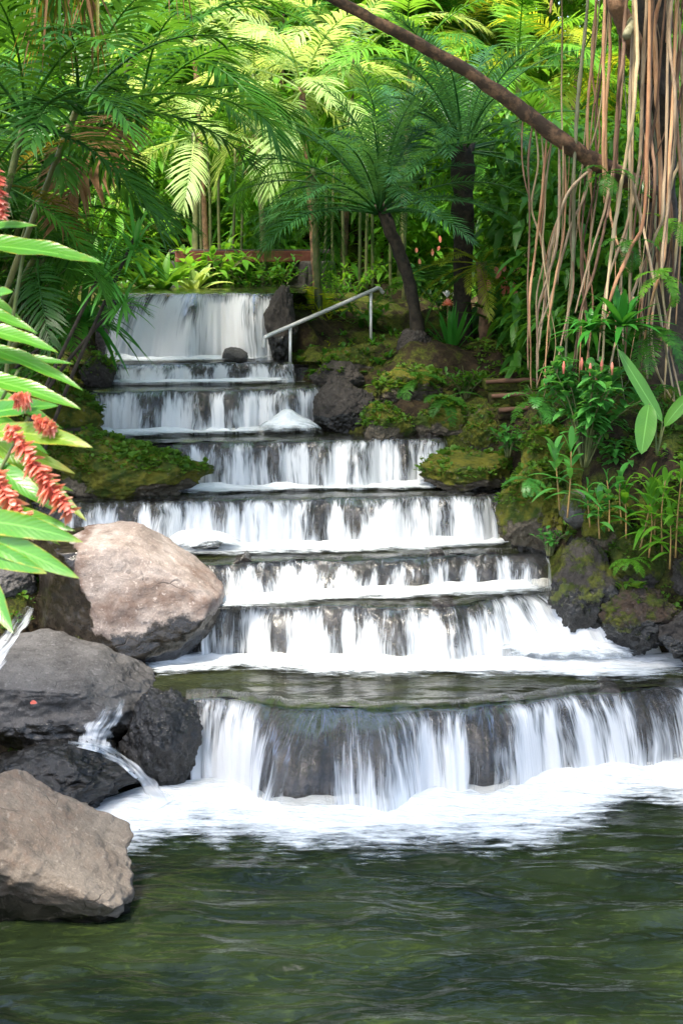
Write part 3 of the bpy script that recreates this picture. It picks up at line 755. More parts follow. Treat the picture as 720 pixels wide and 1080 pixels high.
# left bank
rock('low mossy mound beside the cascades, covered in small leaves', (50, 452, 226, 540), 20.0, ROCK_MOSS, depth=.6, seed=61, rough=.13, moss=1.7, wet=.1, fern=560, planes=[(.6, -.1, .8, .6)], sub=6)
rock('taller mossy brown rock behind the mossy mound', (20, 395, 112, 490), 21.0, ROCK_MOSS, depth=.7, seed=66, rough=.12, moss=.8, fern=260)
rock('dark stone wedged beside the comb-like cascade', (84, 372, 124, 415), 22.6, ROCK_DARK, seed=68, moss=.5, fern=20)
# right bank near
rock('slanting wet grey-black rock where the white chute ends', (576, 568, 662, 676), 17.8, ROCK_DARK, depth=.8, seed=71, rough=.13, moss=.5, wet=.75, planes=[(.45, -.3, .75, .55), (-.7, -.5, .3, .7)], fn=lambda V, c, s, up, nz, A: dict(A, rust=.6 * sstep(.0, .5, (V[:, 0] - c[0]) / s[0] + .25 * nz) * sstep(.2, -.4, (V[:, 2] - c[2]) / s[2])), sub=6)
rock('dark grey rock wrapped in moss below the shoots', (640, 556, 708, 628), 18.0, ROCK_DARK, depth=.8, seed=74, rough=.1, moss=.75, fern=60)
rock('dark grey rock below the shoots at the picture edge', (694, 578, 770, 640), 17.8, ROCK_DARK, depth=.8, seed=76, moss=.5, fern=15)
rock('rusty stained wet rock at the edge of the white water', (630, 616, 720, 694), 17.4, ROCK_DARK, depth=.7, seed=79, rough=.15, wet=.5, moss=.45, rust=.5, fern=25, sub=6)
rock('wet black rock low at the picture edge', (690, 632, 790, 700), 17.1, ROCK_DARK, depth=.7, seed=80, rough=.12, wet=.3, rust=.2)
rock('mossy block of rock rising from the end of the dark-lipped cascade', (522, 486, 604, 594), 19.0, ROCK_MOSS, depth=.8, seed=82, rough=.13, moss=.85, wet=.22, fern=170, sub=6)
rock('round rock capped with yellow moss under the leafy shrub', (548, 446, 618, 520), 19.6, ROCK_MOSS, depth=.8, seed=85, moss=1.15, rough=.11, fern=90, sub=6)
rock('wide brown mossy boulder behind the ginger shoots', (590, 462, 745, 575), 18.9, ROCK_MOSS, depth=.55, seed=88, moss=.8, rust=.5, rough=.08, fern=130, planes=[(0, -.4, 1, .6)], sub=6)
rock('small grey-green stone above the slanting wet rock', (588, 516, 624, 558), 18.3, ROCK_GREY, seed=91, moss=.55, sub=4)
rock('brown mossy stone between the small stone and the shoots', (612, 520, 662, 586), 18.2, ROCK_MOSS, seed=93, moss=.85, rust=.4, fern=60)
rock('flat mossy stone at the end of the topped cascade', (442, 477, 548, 524), 20.4, ROCK_MOSS, depth=.7, seed=95, moss=.9, wet=.12, fern=110, rough=.12, sub=6)
rock('dark boulder between the comb-like cascade and the dark bank', (330, 396, 398, 462), 22.0, ROCK_DARK, depth=.9, seed=97, moss=.3, wet=.4, fern=10, sub=6)
rock('squarish dark rock on top of the dark boulder', (326, 380, 384, 418), 22.9, ROCK_DARK, seed=99, moss=.35, fern=10)
rock('tall dark rock closing the side of the tallest fall', (278, 302, 314, 390), 23.75, ROCK_DARK, depth=1.0, seed=103, moss=.25, wet=.6, rough=.1, sub=6)
rock('mossy stone at the foot of the handrail', (296, 372, 350, 404), 24.0, ROCK_MOSS, seed=105, moss=1.0, fern=40)
rock('mossy stone under the upper handrail post', (340, 366, 400, 402), 23.4, ROCK_MOSS, seed=107, moss=.9, fern=40)
rock('black rounded stump-like rock at the foot of the leaning palm', (418, 345, 458, 384), 23.6, ROCK_DARK, seed=109, moss=.25)
rock('pale stone washed over at the foot of the tallest fall', (234, 366, 262, 384), 23.5, ROCK_GREY, seed=111, wet=0, sub=4)
rock('small black rock in the foam behind the bare boulder', (200, 561, 236, 582), 19.05, ROCK_DARK, seed=113, wet=1, sub=4)
rock('small black rock in the foam by the mossy block', (596, 562, 622, 584), 18.5, ROCK_DARK, seed=115, wet=1, sub=4)
for k, (bx, lab) in enumerate([((380, 425, 440, 478), 'dark earthy rock low on the bank beside the topped cascade'), ((430, 420, 500, 470), 'dark mossy rock on the bank above the topped cascade'), ((480, 425, 552, 490), 'shadowed rock on the bank behind the flat mossy stone'), ((395, 385, 470, 440), 'broad mossy rock halfway up the dark bank')]):
    rock(lab, bx, 21.3 + .2 * (k % 2) + (.9 if k == 3 else 0), ROCK_MOSS, depth=.9, seed=120 + k * 3, moss=.66, fern=90, rough=.12)

# two side trickles on the near bank, lying on the rocks they run over
bpy.context.view_layer.update()
def trickle(part, th, pts, widths, bias):
    c = smooth_path([P(*p) for p in pts], 60)
    w = np.interp(np.linspace(0, 1, 60), np.linspace(0, 1, len(widths)), widths)
    w = w * (1 + .3 * vnoise(np.arange(60) * .16, pts[0][0], 0, 88))
    s = np.linspace(-.5, .5, 24)
    t = norm(np.gradient(c, axis=0)); sd = norm(np.cross(t, [0, -1, .35]))
    mw = (w * M(pts[0][2]))[:, None, None]
    V = c[:, None] + sd[:, None] * s[None, :, None] * mw
    cam0 = Vector((0, 0, CAMH)); dg = bpy.context.evaluated_depsgraph_get(); dist = np.zeros(V.shape[:2]); dr = norm(V - np.array(cam0))
    for a in range(V.shape[0]):
        for b in range(V.shape[1]):
            ok, loc, *_ = sc.ray_cast(dg, cam0, Vector(dr[a, b])); dist[a, b] = (loc - cam0).length if ok else np.linalg.norm(V[a, b] - np.array(cam0))
    ref = np.linalg.norm(V - np.array(cam0), axis=-1); dist = np.clip(dist, ref - .7, ref + .7)
    for _ in range(14):
        e = np.pad(dist, 1, mode='edge'); dist = np.minimum(dist, (e[:-2, 1:-1] + e[2:, 1:-1] + e[1:-1, :-2] + e[1:-1, 2:] + 2 * dist) / 6 + .004)
    V = np.array(cam0) + dr * (dist - .03)[..., None]
    arc = np.concatenate([[0], np.cumsum(np.linalg.norm(np.diff(c, axis=0), axis=1))])
    U = np.broadcast_to((s[None] * mw[..., 0]), V.shape[:2]); Vv = np.broadcast_to((arc / arc[-1])[:, None], V.shape[:2])
    e = np.broadcast_to(np.clip((.5 - np.abs(s)) * 2.2, 0, 1)[None], V.shape[:2])
    mk(part, V, grid_faces(60, 24), THIN, th, dict(bias=0 * U + bias, edge=e), np.stack([U, Vv], -1).reshape(-1, 2))
th = thing('side_trickle', P(130, 800, 15), 'thin stream of white water curling between two wet black rocks into the pool', 'water trickle')
trickle('upper_fall', th, [(128,736,15.8),(118,752,15.5),(104,772,15.2),(98,792,15.1)], [10,24,36,40], .08)
trickle('lower_run', th, [(72,783,15.2),(100,788,15.1),(126,800,15.0),(148,818,14.9),(162,834,14.8),(172,850,14.8)], [3,11,15,17,22,40], .30)
th = thing('side_trickle', P(5, 680, 16.5), 'short trickle at the picture edge behind the bare boulder', 'water trickle')
trickle('lower_run', th, [(32,640,17.2),(20,658,16.9),(4,680,16.5),(-14,700,16.2)], [12,20,26,30], .15)

# ------------------------------------------------------------------ leaf materials
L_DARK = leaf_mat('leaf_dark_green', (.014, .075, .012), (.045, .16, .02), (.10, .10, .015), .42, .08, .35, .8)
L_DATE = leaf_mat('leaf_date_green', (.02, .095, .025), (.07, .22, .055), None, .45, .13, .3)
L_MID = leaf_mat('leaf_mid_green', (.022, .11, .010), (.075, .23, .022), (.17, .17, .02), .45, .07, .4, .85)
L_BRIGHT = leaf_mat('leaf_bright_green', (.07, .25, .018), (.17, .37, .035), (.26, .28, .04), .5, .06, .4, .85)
L_PALE = leaf_mat('leaf_pale_green', (.22, .38, .10), (.42, .54, .20), (.46, .46, .2), .5, .06, .4, .8)  # on the far foliage, sunlight and haze are put into this paler green
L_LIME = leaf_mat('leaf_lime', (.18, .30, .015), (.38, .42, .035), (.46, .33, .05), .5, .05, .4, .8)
L_AGED = leaf_mat('leaf_ginger_ageing', (.13, .27, .018), (.26, .36, .03), (.48, .33, .05), .45, .14, .3, .8, True)
L_PADDLE = leaf_mat('leaf_paddle', (.08, .27, .03), (.15, .38, .05), None, .5, .12, .35, .8, True)
L_YELLOW = leaf_mat('leaf_yellowing', (.12, .15, .02), (.28, .24, .035), (.38, .17, .05), .45, .06, .4, .6)
L_DEAD = leaf_mat('leaf_dead', (.17, .09, .04), (.30, .18, .09), None, .3, .03, .6)
L_GINGER = leaf_mat('leaf_ginger', (.05, .23, .018), (.13, .36, .03), (.45, .36, .04), .45, .16, .3, .88, True)
L_SHRUB = leaf_mat('leaf_shrub', (.04, .20, .03), (.11, .34, .07), None, .42, .1, .35)
L_STRAP = leaf_mat('leaf_strap', (.018, .13, .015), (.05, .25, .03), (.15, .18, .03), .4, .12, .3, .9)
L_FAN = leaf_mat('leaf_fan', (.07, .30, .045), (.15, .42, .08), None, .42, .12, .3)
L_MOSS = leaf_mat('leaf_creeper', (.05, .15, .02), (.14, .27, .03), None, .45, .05, .5)
FLOWER = leaf_mat('red_bract', (.70, .14, .10), (.92, .40, .32), (.92, .55, .45), .4, .06, .4, .7)
BARK_DARK = solid_mat('dark_trunk', (.018, .014, .01), (.06, .045, .03), 9, .85, bump=.8)
BARK_BROWN = solid_mat('brown_bark', (.05, .03, .018), (.30, .165, .09), 6, .8, bump=.8)
BARK_CANE = solid_mat('cane', (.05, .08, .02), (.16, .16, .06), 5, .5, bump=.2)
ROOT = [solid_mat('root_orange', (.30, .14, .07), (.50, .29, .15), 7, .65, stretch=(1, 1, .3)), solid_mat('root_tan', (.30, .21, .11), (.50, .38, .22), 8, .7, stretch=(1, 1, .3)),
        solid_mat('root_grey', (.20, .13, .08), (.46, .34, .22), 8, .75, stretch=(1, 1, .3)), solid_mat('root_brown', (.09, .05, .03), (.24, .14, .085), 7, .8, stretch=(1, 1, .3)), solid_mat('root_olive', (.16, .15, .08), (.30, .29, .18), 7, .7, stretch=(1, 1, .3))]

# ------------------------------------------------------------------ palms
SPECIES = {
    'areca': dict(L=2.0, npair=32, leafL=.50, leafW=.050, droop=.30, bend=1.35, vee=.28, rw=.013),
    'plume': dict(L=2.6, npair=36, leafL=.66, leafW=.062, droop=.36, bend=1.45, vee=.22, rw=.016),
    'date': dict(L=1.7, npair=46, leafL=.29, leafW=.021, droop=.25, bend=1.15, vee=.25, rw=.011),
    'weep': dict(L=1.9, npair=60, leafL=.42, leafW=.016, droop=.75, bend=1.7, vee=.05, rw=.012),
}
_fm = {}
def frond_data(sp, e, seed, mat):
    k = (sp, e, seed, mat.name)
    if k not in _fm:
        s = SPECIES[sp]
        mb = frond_mb(s['L'], R(e), s['bend'] * (1.0 if e > 20 else .75), s['npair'], s['leafL'], s['leafW'], s['droop'], vee=s['vee'], seed=seed * 31 + e + 100, rw=s['rw'])
        me = mb.data('frond'); me.materials.append(mat); _fm[k] = me
    return _fm[k]
ELEV = [80, 62, 45, 30, 12, -8, -30]
def palm(name, label, base, crown, sp, mat, n=14, scale=1.0, rad=(.09, .06), seed=0, trunk=BARK_DARK, group='palms above the stream', azs=None, elev=(-25, 78), lean=None, curve=(0, 0), cat='palm', dead=0, alt=None):
    rg = np.random.default_rng(seed + 500)
    base, crown = np.asarray(base, float), np.asarray(crown, float)
    t = thing(name, base, label, cat, group)
    mid = (base + crown) / 2 + np.array([curve[0], 0, curve[1]])
    V, Q, T = tube(smooth_path([base - [0, 0, .15], mid, crown], 40), [rad[0] * 1.25, rad[0], rad[1], rad[1] * 1.1], 10, .22, seed)
    MB().add(V, Q, T).build('trunk', trunk, t)
    for k in range(n):
        u = (k + .5) / n
        e = elev[1] + (elev[0] - elev[1]) * u + rg.normal(0, 6)
        ei = min(ELEV, key=lambda q: abs(q - e))
        az = R(azs[k]) if azs else k * 2.39996 + rg.normal(0, .25) + seed
        m_ = mat if not (alt and rg.uniform() < alt[1]) else alt[0]
        if dead and k >= n - dead: m_ = L_DEAD
        o = link('frond', frond_data(sp, ei, int(rg.integers(0, 3)), m_), None, t)
        o.location = crown - base + np.array([math.cos(az), math.sin(az), 0]) * rad[1] * .6 - np.array([0, 0, .12 * u * scale])
        o.rotation_euler = (rg.normal(0, .12), -R(e - ei) * .8, az)
        o.scale = [scale * rg.uniform(.85, 1.1)] * 3
    return t
def gz(x, y): return float(ground_z(np.array([x]), np.array([y]))[0])
def on_ground(px, py, d):             # the ground under the point seen there
    p = P(px, py, d); return np.array([p[0], p[1], gz(p[0], p[1])])
def under(p, dx=0, dy=0): return np.array([p[0] + dx, p[1] + dy, gz(p[0] + dx, p[1] + dy)])

c = P(400, 214, 23.5); palm('date_palm', 'dark feathery date palm leaning over the bank behind the handrail', on_ground(446, 372, 23.5), c, 'date', L_DATE, 44, 1.52, (.10, .10), 1, elev=(2, 84), curve=(.1, 0))
c = P(488, 150, 25.0); palm('date_palm', 'dark feathery date palm with thick shaggy trunk under the diagonal branch', under(c, .05), c, 'date', L_DATE, 40, 1.5, (.16, .19), 2, elev=(-4, 85))
c = P(507, 276, 24.4); palm('tree_fern', 'small tree fern with a yellow-green crown on a thin brown trunk', on_ground(512, 372, 24.4), c, 'date', L_LIME, 22, .72, (.1, .08), 3, BARK_BROWN, elev=(-30, 35), cat='tree fern', alt=(L_MID, .35))
# left bank
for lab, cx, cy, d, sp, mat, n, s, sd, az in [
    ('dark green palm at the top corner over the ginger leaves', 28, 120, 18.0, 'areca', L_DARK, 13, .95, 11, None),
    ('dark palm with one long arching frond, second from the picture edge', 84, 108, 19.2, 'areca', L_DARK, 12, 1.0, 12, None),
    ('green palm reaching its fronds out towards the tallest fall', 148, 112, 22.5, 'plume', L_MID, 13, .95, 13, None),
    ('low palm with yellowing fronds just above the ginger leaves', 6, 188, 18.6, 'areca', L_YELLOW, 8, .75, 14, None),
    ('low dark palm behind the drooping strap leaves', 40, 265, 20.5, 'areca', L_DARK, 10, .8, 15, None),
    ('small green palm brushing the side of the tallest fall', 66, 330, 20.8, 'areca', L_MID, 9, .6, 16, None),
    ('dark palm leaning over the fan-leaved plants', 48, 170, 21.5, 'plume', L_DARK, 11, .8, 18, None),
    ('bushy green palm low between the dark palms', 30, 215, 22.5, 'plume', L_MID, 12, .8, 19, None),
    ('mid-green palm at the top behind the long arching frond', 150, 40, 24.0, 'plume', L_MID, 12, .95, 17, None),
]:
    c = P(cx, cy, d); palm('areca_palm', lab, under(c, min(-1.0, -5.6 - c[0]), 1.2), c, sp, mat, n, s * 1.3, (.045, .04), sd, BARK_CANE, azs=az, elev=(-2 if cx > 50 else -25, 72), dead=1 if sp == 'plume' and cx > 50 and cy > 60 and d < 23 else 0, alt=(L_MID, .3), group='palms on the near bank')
# centre and far
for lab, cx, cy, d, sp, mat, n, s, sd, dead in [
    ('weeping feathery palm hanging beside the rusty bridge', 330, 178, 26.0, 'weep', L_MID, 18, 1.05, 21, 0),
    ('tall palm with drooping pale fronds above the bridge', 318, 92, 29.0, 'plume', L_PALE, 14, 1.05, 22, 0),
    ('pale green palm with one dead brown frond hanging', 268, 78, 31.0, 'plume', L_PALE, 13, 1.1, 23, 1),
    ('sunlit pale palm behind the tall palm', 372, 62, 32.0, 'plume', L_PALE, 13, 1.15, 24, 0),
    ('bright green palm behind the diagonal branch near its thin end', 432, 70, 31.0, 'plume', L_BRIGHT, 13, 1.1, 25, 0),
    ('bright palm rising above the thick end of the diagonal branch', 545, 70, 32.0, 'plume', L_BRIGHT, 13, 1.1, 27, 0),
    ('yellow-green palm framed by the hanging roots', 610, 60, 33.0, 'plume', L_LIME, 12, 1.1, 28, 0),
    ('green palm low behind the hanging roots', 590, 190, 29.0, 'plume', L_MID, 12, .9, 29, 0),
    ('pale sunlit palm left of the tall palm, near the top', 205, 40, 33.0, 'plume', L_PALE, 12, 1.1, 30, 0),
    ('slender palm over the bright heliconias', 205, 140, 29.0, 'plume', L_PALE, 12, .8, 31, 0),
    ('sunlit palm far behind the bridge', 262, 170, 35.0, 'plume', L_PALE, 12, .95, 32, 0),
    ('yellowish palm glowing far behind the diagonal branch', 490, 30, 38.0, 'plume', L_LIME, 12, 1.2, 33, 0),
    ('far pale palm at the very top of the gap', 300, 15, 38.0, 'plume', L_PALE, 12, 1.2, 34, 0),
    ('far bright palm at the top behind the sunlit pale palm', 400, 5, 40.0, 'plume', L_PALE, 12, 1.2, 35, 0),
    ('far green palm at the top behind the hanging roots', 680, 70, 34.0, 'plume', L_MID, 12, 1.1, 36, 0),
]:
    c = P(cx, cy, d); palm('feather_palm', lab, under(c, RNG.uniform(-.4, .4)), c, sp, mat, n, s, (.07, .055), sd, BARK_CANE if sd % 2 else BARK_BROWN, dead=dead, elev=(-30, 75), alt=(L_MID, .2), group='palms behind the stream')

# ------------------------------------------------------------------ rosettes and shrubs
def rosette(name, label, base, n, L, W, mat, elev=(10, 80), bend=.35, fold=.25, prof='strap', seed=0, cat='plant', group=None, az=(0, 360), stem=0.0, nseg=8, wave=0.0, root=None):
    rg = np.random.default_rng(seed + 900)
    base = np.asarray(base, float); t = thing(name, base, label, cat, group)
    top = base + [0, 0, stem]
    if root is not None: top = base; t.location = [float(q) for q in root]
    if stem:
        V, Q, T = tube(smooth_path([base - [0, 0, .1], (base + top) / 2 + [.02, 0, 0], top] if root is None else [np.array(root) - [0, 0, .1], (np.array(root) * .6 + top * .4) + [0, 0, .15], top], 16), [.03, .022], 7); MB().add(V, Q, T).build('stem', BARK_CANE if root is None else BARK_DARK, t)
    a = R(az[0]) + (R(az[1]) - R(az[0])) * ((np.arange(n) * .618034) % 1) + rg.normal(0, .15, n); e = R(1) * (elev[0] + (elev[1] - elev[0]) * rg.uniform(0, 1, n))
    d = np.stack([np.cos(a) * np.cos(e), np.sin(a) * np.cos(e), np.sin(e)], 1)
    b = top + d * .03 - np.array([0, 0, 1]) * (rg.uniform(0, .3, n) * stem)[:, None]
    mb = MB(); add_leaves(mb, b, d, L * rg.uniform(.7, 1.1, n), W * rg.uniform(.8, 1.15, n), bend * rg.uniform(.5, 1.5, n), nseg=nseg, fold=fold, prof=prof, wave=wave, seed=seed)
    mb.build('foliage', mat, t); return t

for lab, x, y, d, n, L, W, mat, el, bd, st, sd in [
    ('fan-leaved plant with stiff green fingers over the tallest fall', 142, 250, 18.7, 46, .58, .055, L_FAN, (-40, 75), .15, 1.0, 1),
    ('second fan-leaved plant, lower, closer to the dark strap leaves', 108, 284, 18.5, 40, .55, .05, L_FAN, (-40, 70), .18, .9, 2),
    ('lowest fan-leaved plant touching the white water', 130, 312, 18.9, 36, .5, .05, L_FAN, (-45, 60), .2, .5, 3),
    ('drooping dark strap-leaved plant beside the comb-like cascade', 90, 335, 20.3, 36, 1.0, .085, L_STRAP, (-10, 70), .65, .5, 4),
    ('dark strap-leaved clump behind the taller mossy rock', 55, 370, 21.2, 24, .8, .07, L_DARK, (-5, 70), .6, .2, 5),
    ('upright sword-leaved iris clump on the mossy terrace', 476, 376, 23.3, 22, .95, .085, L_STRAP, (48, 86), .12, 0, 6),
    ('big bromeliad with broad straps among the hanging roots', 655, 345, 17.9, 34, .74, .10, L_STRAP, (5, 78), .3, 0, 7),
    ('second bromeliad with narrower straps, nearer the round yellow rock', 622, 350, 18.0, 28, .66, .07, L_STRAP, (0, 70), .5, 0, 8),
    ('small bromeliad perched high in the hanging roots', 676, 205, 18.6, 16, .3, .04, L_STRAP, (-10, 75), .3, 0, 9),
    ('strap-leaved plant drooping at the foot of the hanging roots', 585, 340, 19.6, 22, .75, .06, L_MID, (10, 75), .7, 0, 10),
    ('dark strap-leaved plant behind the iris clump', 545, 330, 24.5, 22, .8, .07, L_DARK, (10, 80), .4, 0, 12),
]:
    p = P(x, y, d)
    base = p if 'perched' in lab else np.array([p[0], p[1], p[2] - st])
    far = x < 150
    rosette('strap_plant', lab, p if far else base, n, L, W, mat, el, bd, seed=sd, stem=st, group='strap-leaved plants', root=under(p, -1.7, .6) if far else None)
for k, (x, y, d, L, lab) in enumerate([(172, 300, 27.0, 1.0, 'pale heliconia clump above the middle of the tallest fall'), (205, 300, 27.4, .9, 'pale heliconia clump nearest to the rusty bridge'), (150, 296, 27.0, .9, 'pale heliconia clump touching the fan-leaved plant'), (190, 290, 29, 1.1, 'taller heliconia clump standing behind the pale ones')]):
    rosette('heliconia', lab, P(x, y + 6, d) - [0, 0, .1], 17, L * 1.3, .2, L_BRIGHT if k != 1 else L_PALE, (35, 88), .45, .3, 'lance', seed=40 + k, cat='plant', group='heliconias above the tallest fall')

def shrub(name, label, base, h, r, nleaf, L, W, mat, seed=0, cat='shrub', group=None, nstem=7, bend=.35, top=.5, fold=.2):
    rg = np.random.default_rng(seed + 1300); base = np.asarray(base, float); t = thing(name, base, label, cat, group)
    sm = MB(); lm = MB(); per = max(4, nleaf // nstem)
    for k in range(nstem):
        a = k * 2.4 + rg.normal(0, .3); rr = r * (rg.uniform(.1, 1) ** .6); tip = base + [math.cos(a) * rr, math.sin(a) * rr, h * (1 - .35 * (rr / r) ** 2) * rg.uniform(.75, 1.05)]
        pts = smooth_path([base + [.03 * math.cos(a), .03 * math.sin(a), -.08], base * .6 + tip * .4 + [0, 0, .1 * h], tip], 14)
        V, Q, T = tube(pts, [.014, .005], 5); sm.add(V, Q, T)
        u = top + (1 - top) * rg.uniform(0, 1, per) ** .8
        b = np.stack([np.interp(u, np.linspace(0, 1, 14), pts[:, j]) for j in range(3)], 1)
        aa = np.arange(per) * 2.4 + rg.normal(0, .3, per); e = R(1) * rg.uniform(-15, 65, per)
        d = np.stack([np.cos(aa) * np.cos(e), np.sin(aa) * np.cos(e), np.sin(e)], 1)
        add_leaves(lm, b, d, L * rg.uniform(.65, 1.15, per), W * rg.uniform(.8, 1.15, per), bend, nseg=5, fold=fold, prof='lance', seed=seed + k)
    sm.build('stem', BARK_CANE, t); lm.build('foliage', mat, t); return t

t = shrub('leafy_shrub', 'leafy green shrub with small red buds above the yellow-mossed rock', P(616, 486, 18.2), 1.5, .82, 520, .25, .105, L_SHRUB, 1, nstem=20, top=.3)
mb = MB(); rg = np.random.default_rng(4)
for k in range(6):
    p = P([594, 613, 622, 628, 634, 645][k], [386, 382, 388, 398, 384, 387][k], 17.9 - .1 * (k % 3)); V, Q, T = tube([p + [0, 0, -.1], p, p + [0, 0, .06]], [.012, .02, .006], 6); mb.add(V, Q, T, var=.4)
mb.build('flower_bud', FLOWER, t)
for lab, x, y, d, h, r, n, L, W, mat, sd in [
    ('bright fern-like bush beside the upper handrail post', 345, 325, 27.0, .9, .7, 220, .28, .05, L_BRIGHT, 2),
    ('yellow-green bush in front of the tall dark rock', 322, 350, 26.0, .75, .6, 200, .3, .035, L_LIME, 3),
    ('dark lobed-leaf bush behind the handrail', 385, 345, 25.8, .8, .6, 130, .32, .1, L_MID, 4),
    ('bright low bush between handrail and leaning palm', 410, 365, 25.0, .5, .5, 170, .18, .05, L_BRIGHT, 5),
    ('light bush in front of the far canes', 372, 310, 29.0, 1.1, .9, 240, .2, .07, L_BRIGHT, 6),
    ('green bush beside the rusty bridge end', 292, 300, 29.0, .9, .8, 220, .22, .06, L_MID, 7),
    ('broad-leaved bush leaning over the near end of the rusty bridge', 226, 296, 28.2, 1.1, .8, 150, .38, .12, L_BRIGHT, 24),
    ('mid-green bush standing in the shade below the bridge beam', 262, 300, 28.4, .7, .6, 130, .24, .08, L_MID, 25),
    ('dark bush under the second date palm', 470, 320, 27.0, 1.0, .9, 240, .26, .08, L_DARK, 8),
    ('dark bush behind the tree fern', 540, 310, 27.5, 1.2, .9, 240, .26, .08, L_DARK, 9),
    ('green bush behind the bromeliads', 600, 330, 22.5, 1.5, .9, 260, .28, .08, L_MID, 10),
    ('dark bush behind the hanging roots at the picture edge', 700, 320, 22.0, 1.8, 1.0, 260, .28, .08, L_DARK, 11),
    ('leafy bush on the left bank under the low dark palm', 20, 330, 21.5, 1.3, .9, 260, .26, .08, L_DARK, 12),
    ('light green bush above the fan-leaved plants', 95, 240, 26.0, 1.1, .9, 240, .24, .08, L_BRIGHT, 13),
    ('small bright bush at the water edge below the strap leaves', 112, 380, 22.6, .4, .35, 130, .12, .05, L_BRIGHT, 14),
    ('bush of glossy leaves behind the ginger plant', -5, 420, 19.4, 1.1, .8, 220, .26, .09, L_MID, 15),
    ('green bush behind the round yellow-mossed rock', 575, 430, 19.6, .6, .5, 150, .16, .06, L_MID, 16),
    ('bright small bush on the slope between the round yellow rock and the paddle leaves', 655, 462, 18.9, .5, .45, 170, .17, .06, L_SHRUB, 18),
    ('low bush trailing over the wide brown boulder', 700, 500, 18.2, .35, .5, 150, .15, .05, L_BRIGHT, 19),
    ('small leafy plant in the shade below the log steps', 536, 458, 20.2, .4, .35, 110, .16, .07, L_SHRUB, 20),
    ('tiny bright plant in a crack of the mossy block', 580, 560, 18.3, .3, .25, 60, .13, .06, L_SHRUB, 21),
    ('bushy plant at the top of the dark bank beside the log steps', 490, 400, 22.2, .5, .5, 150, .18, .05, L_MID, 22),
    ('light feathery bush under the handrail', 360, 372, 24.5, .45, .6, 220, .2, .03, L_LIME, 23),
    ('leafy bush filling the gap between the shrub and the paddle leaves', 650, 478, 18.4, .6, .55, 200, .2, .075, L_SHRUB, 26),
    ('bright bush behind the red-stemmed gingers at the picture edge', 706, 535, 18.0, .6, .6, 220, .22, .06, L_BRIGHT, 27),
    ('fine-leaved bush at the foot of the roots at the picture edge', 700, 440, 18.6, .7, .6, 190, .16, .04, L_MID, 17),
]:
    shrub('bush', lab, P(x, y, d) - [0, 0, .25], h, r, n, L, W, mat, sd + 30, group='bushes along the banks', nstem=11, top=.2)

# ginger shoots on the right bank
def shoots(label, spots, mat, L, W, seed, name='ginger_shoots'):
    rg = np.random.default_rng(seed + 1700); t = thing(name, P(*spots[0][:3]), label, 'plant', 'young gingers on the bank')
    for k, (x, y, d, h) in enumerate(spots):
        b = P(x, y, d); top = b + [rg.normal(0, .06), rg.normal(0, .05), h]
        pts = smooth_path([b - [0, 0, .1], (b + top) / 2 + [rg.normal(0, .02), 0, 0], top], 10)
        V, Q, T = tube(pts, [.013, .006], 6); MB().add(V, Q, T, var=.3).build('stem', STEMRED, t)
        n = 12; u = np.linspace(.25, 1, n); bb = np.stack([np.interp(u, np.linspace(0, 1, 10), pts[:, j]) for j in range(3)], 1)
        aa = np.arange(n) * 2.8 + rg.normal(0, .3, n) + k; e = R(1) * (np.linspace(5, 78, n) + rg.normal(0, 9, n))
        dd = np.stack([np.cos(aa) * np.cos(e), np.sin(aa) * np.cos(e) * .7, np.sin(e)], 1)
        mb = MB(); add_leaves(mb, bb, dd, L * rg.uniform(.6, 1.15, n), W * rg.uniform(.75, 1.2, n), .45, nseg=7, fold=.3, seed=seed + k); mb.build('foliage', mat, t)
    return t
STEMRED = solid_mat('ginger_stem', (.22, .15, .04), (.34, .20, .07), 6, .5, bump=.1)
shoots('young ginger with long bluish leaves in front of the yellow-mossed rock', [(598, 538, 17.8, .75), (590, 530, 17.9, .65)], L_SHRUB, .58, .085, 1)
shoots('short leafy ginger in front of the wide brown boulder', [(642, 552, 17.6, .55), (655, 544, 17.7, .5), (632, 560, 17.6, .42), (622, 548, 17.8, .4)], L_SHRUB, .34, .095, 2)
shoots('red-stemmed young gingers at the picture edge above the dark grey rocks', [(684, 580, 17.4, .7), (698, 576, 17.3, .85), (712, 580, 17.2, .95), (722, 574, 17.3, 1.05), (706, 592, 17.2, .6), (675, 570, 17.5, .5), (690, 566, 17.6, .8), (660, 560, 17.7, .5)], L_BRIGHT, .5, .085, 3)
# plant with two big leaves
t = thing('big_leaf_plant', P(690, 475, 17.5), 'plant with two big pale green paddle leaves beside the leafy shrub', 'plant')
for k, (a, b_, w, bd) in enumerate([((698, 445, 17.5), (651, 372, 17.6), .19, -.05), ((684, 426, 17.4), (676, 474, 17.15), .26, .1), ((700, 450, 17.5), (735, 400, 17.4), .18, .2)]):
    p, q = P(*a), P(*b_); mb = MB(); add_leaves(mb, p, q - p, np.linalg.norm(q - p), w, bd, nseg=14, fold=.22, prof='oval', up=(0, -.8, .6), wave=.06, seed=k); mb.build('leaf', L_PADDLE, t)
    V, Q, T = tube(smooth_path([P(692, 480, 17.5), (P(692, 470, 17.5) + p) / 2 + [.02, 0, .03], p], 12), [.014, .01], 6); MB().add(V, Q, T).build('stem', BARK_CANE, t)
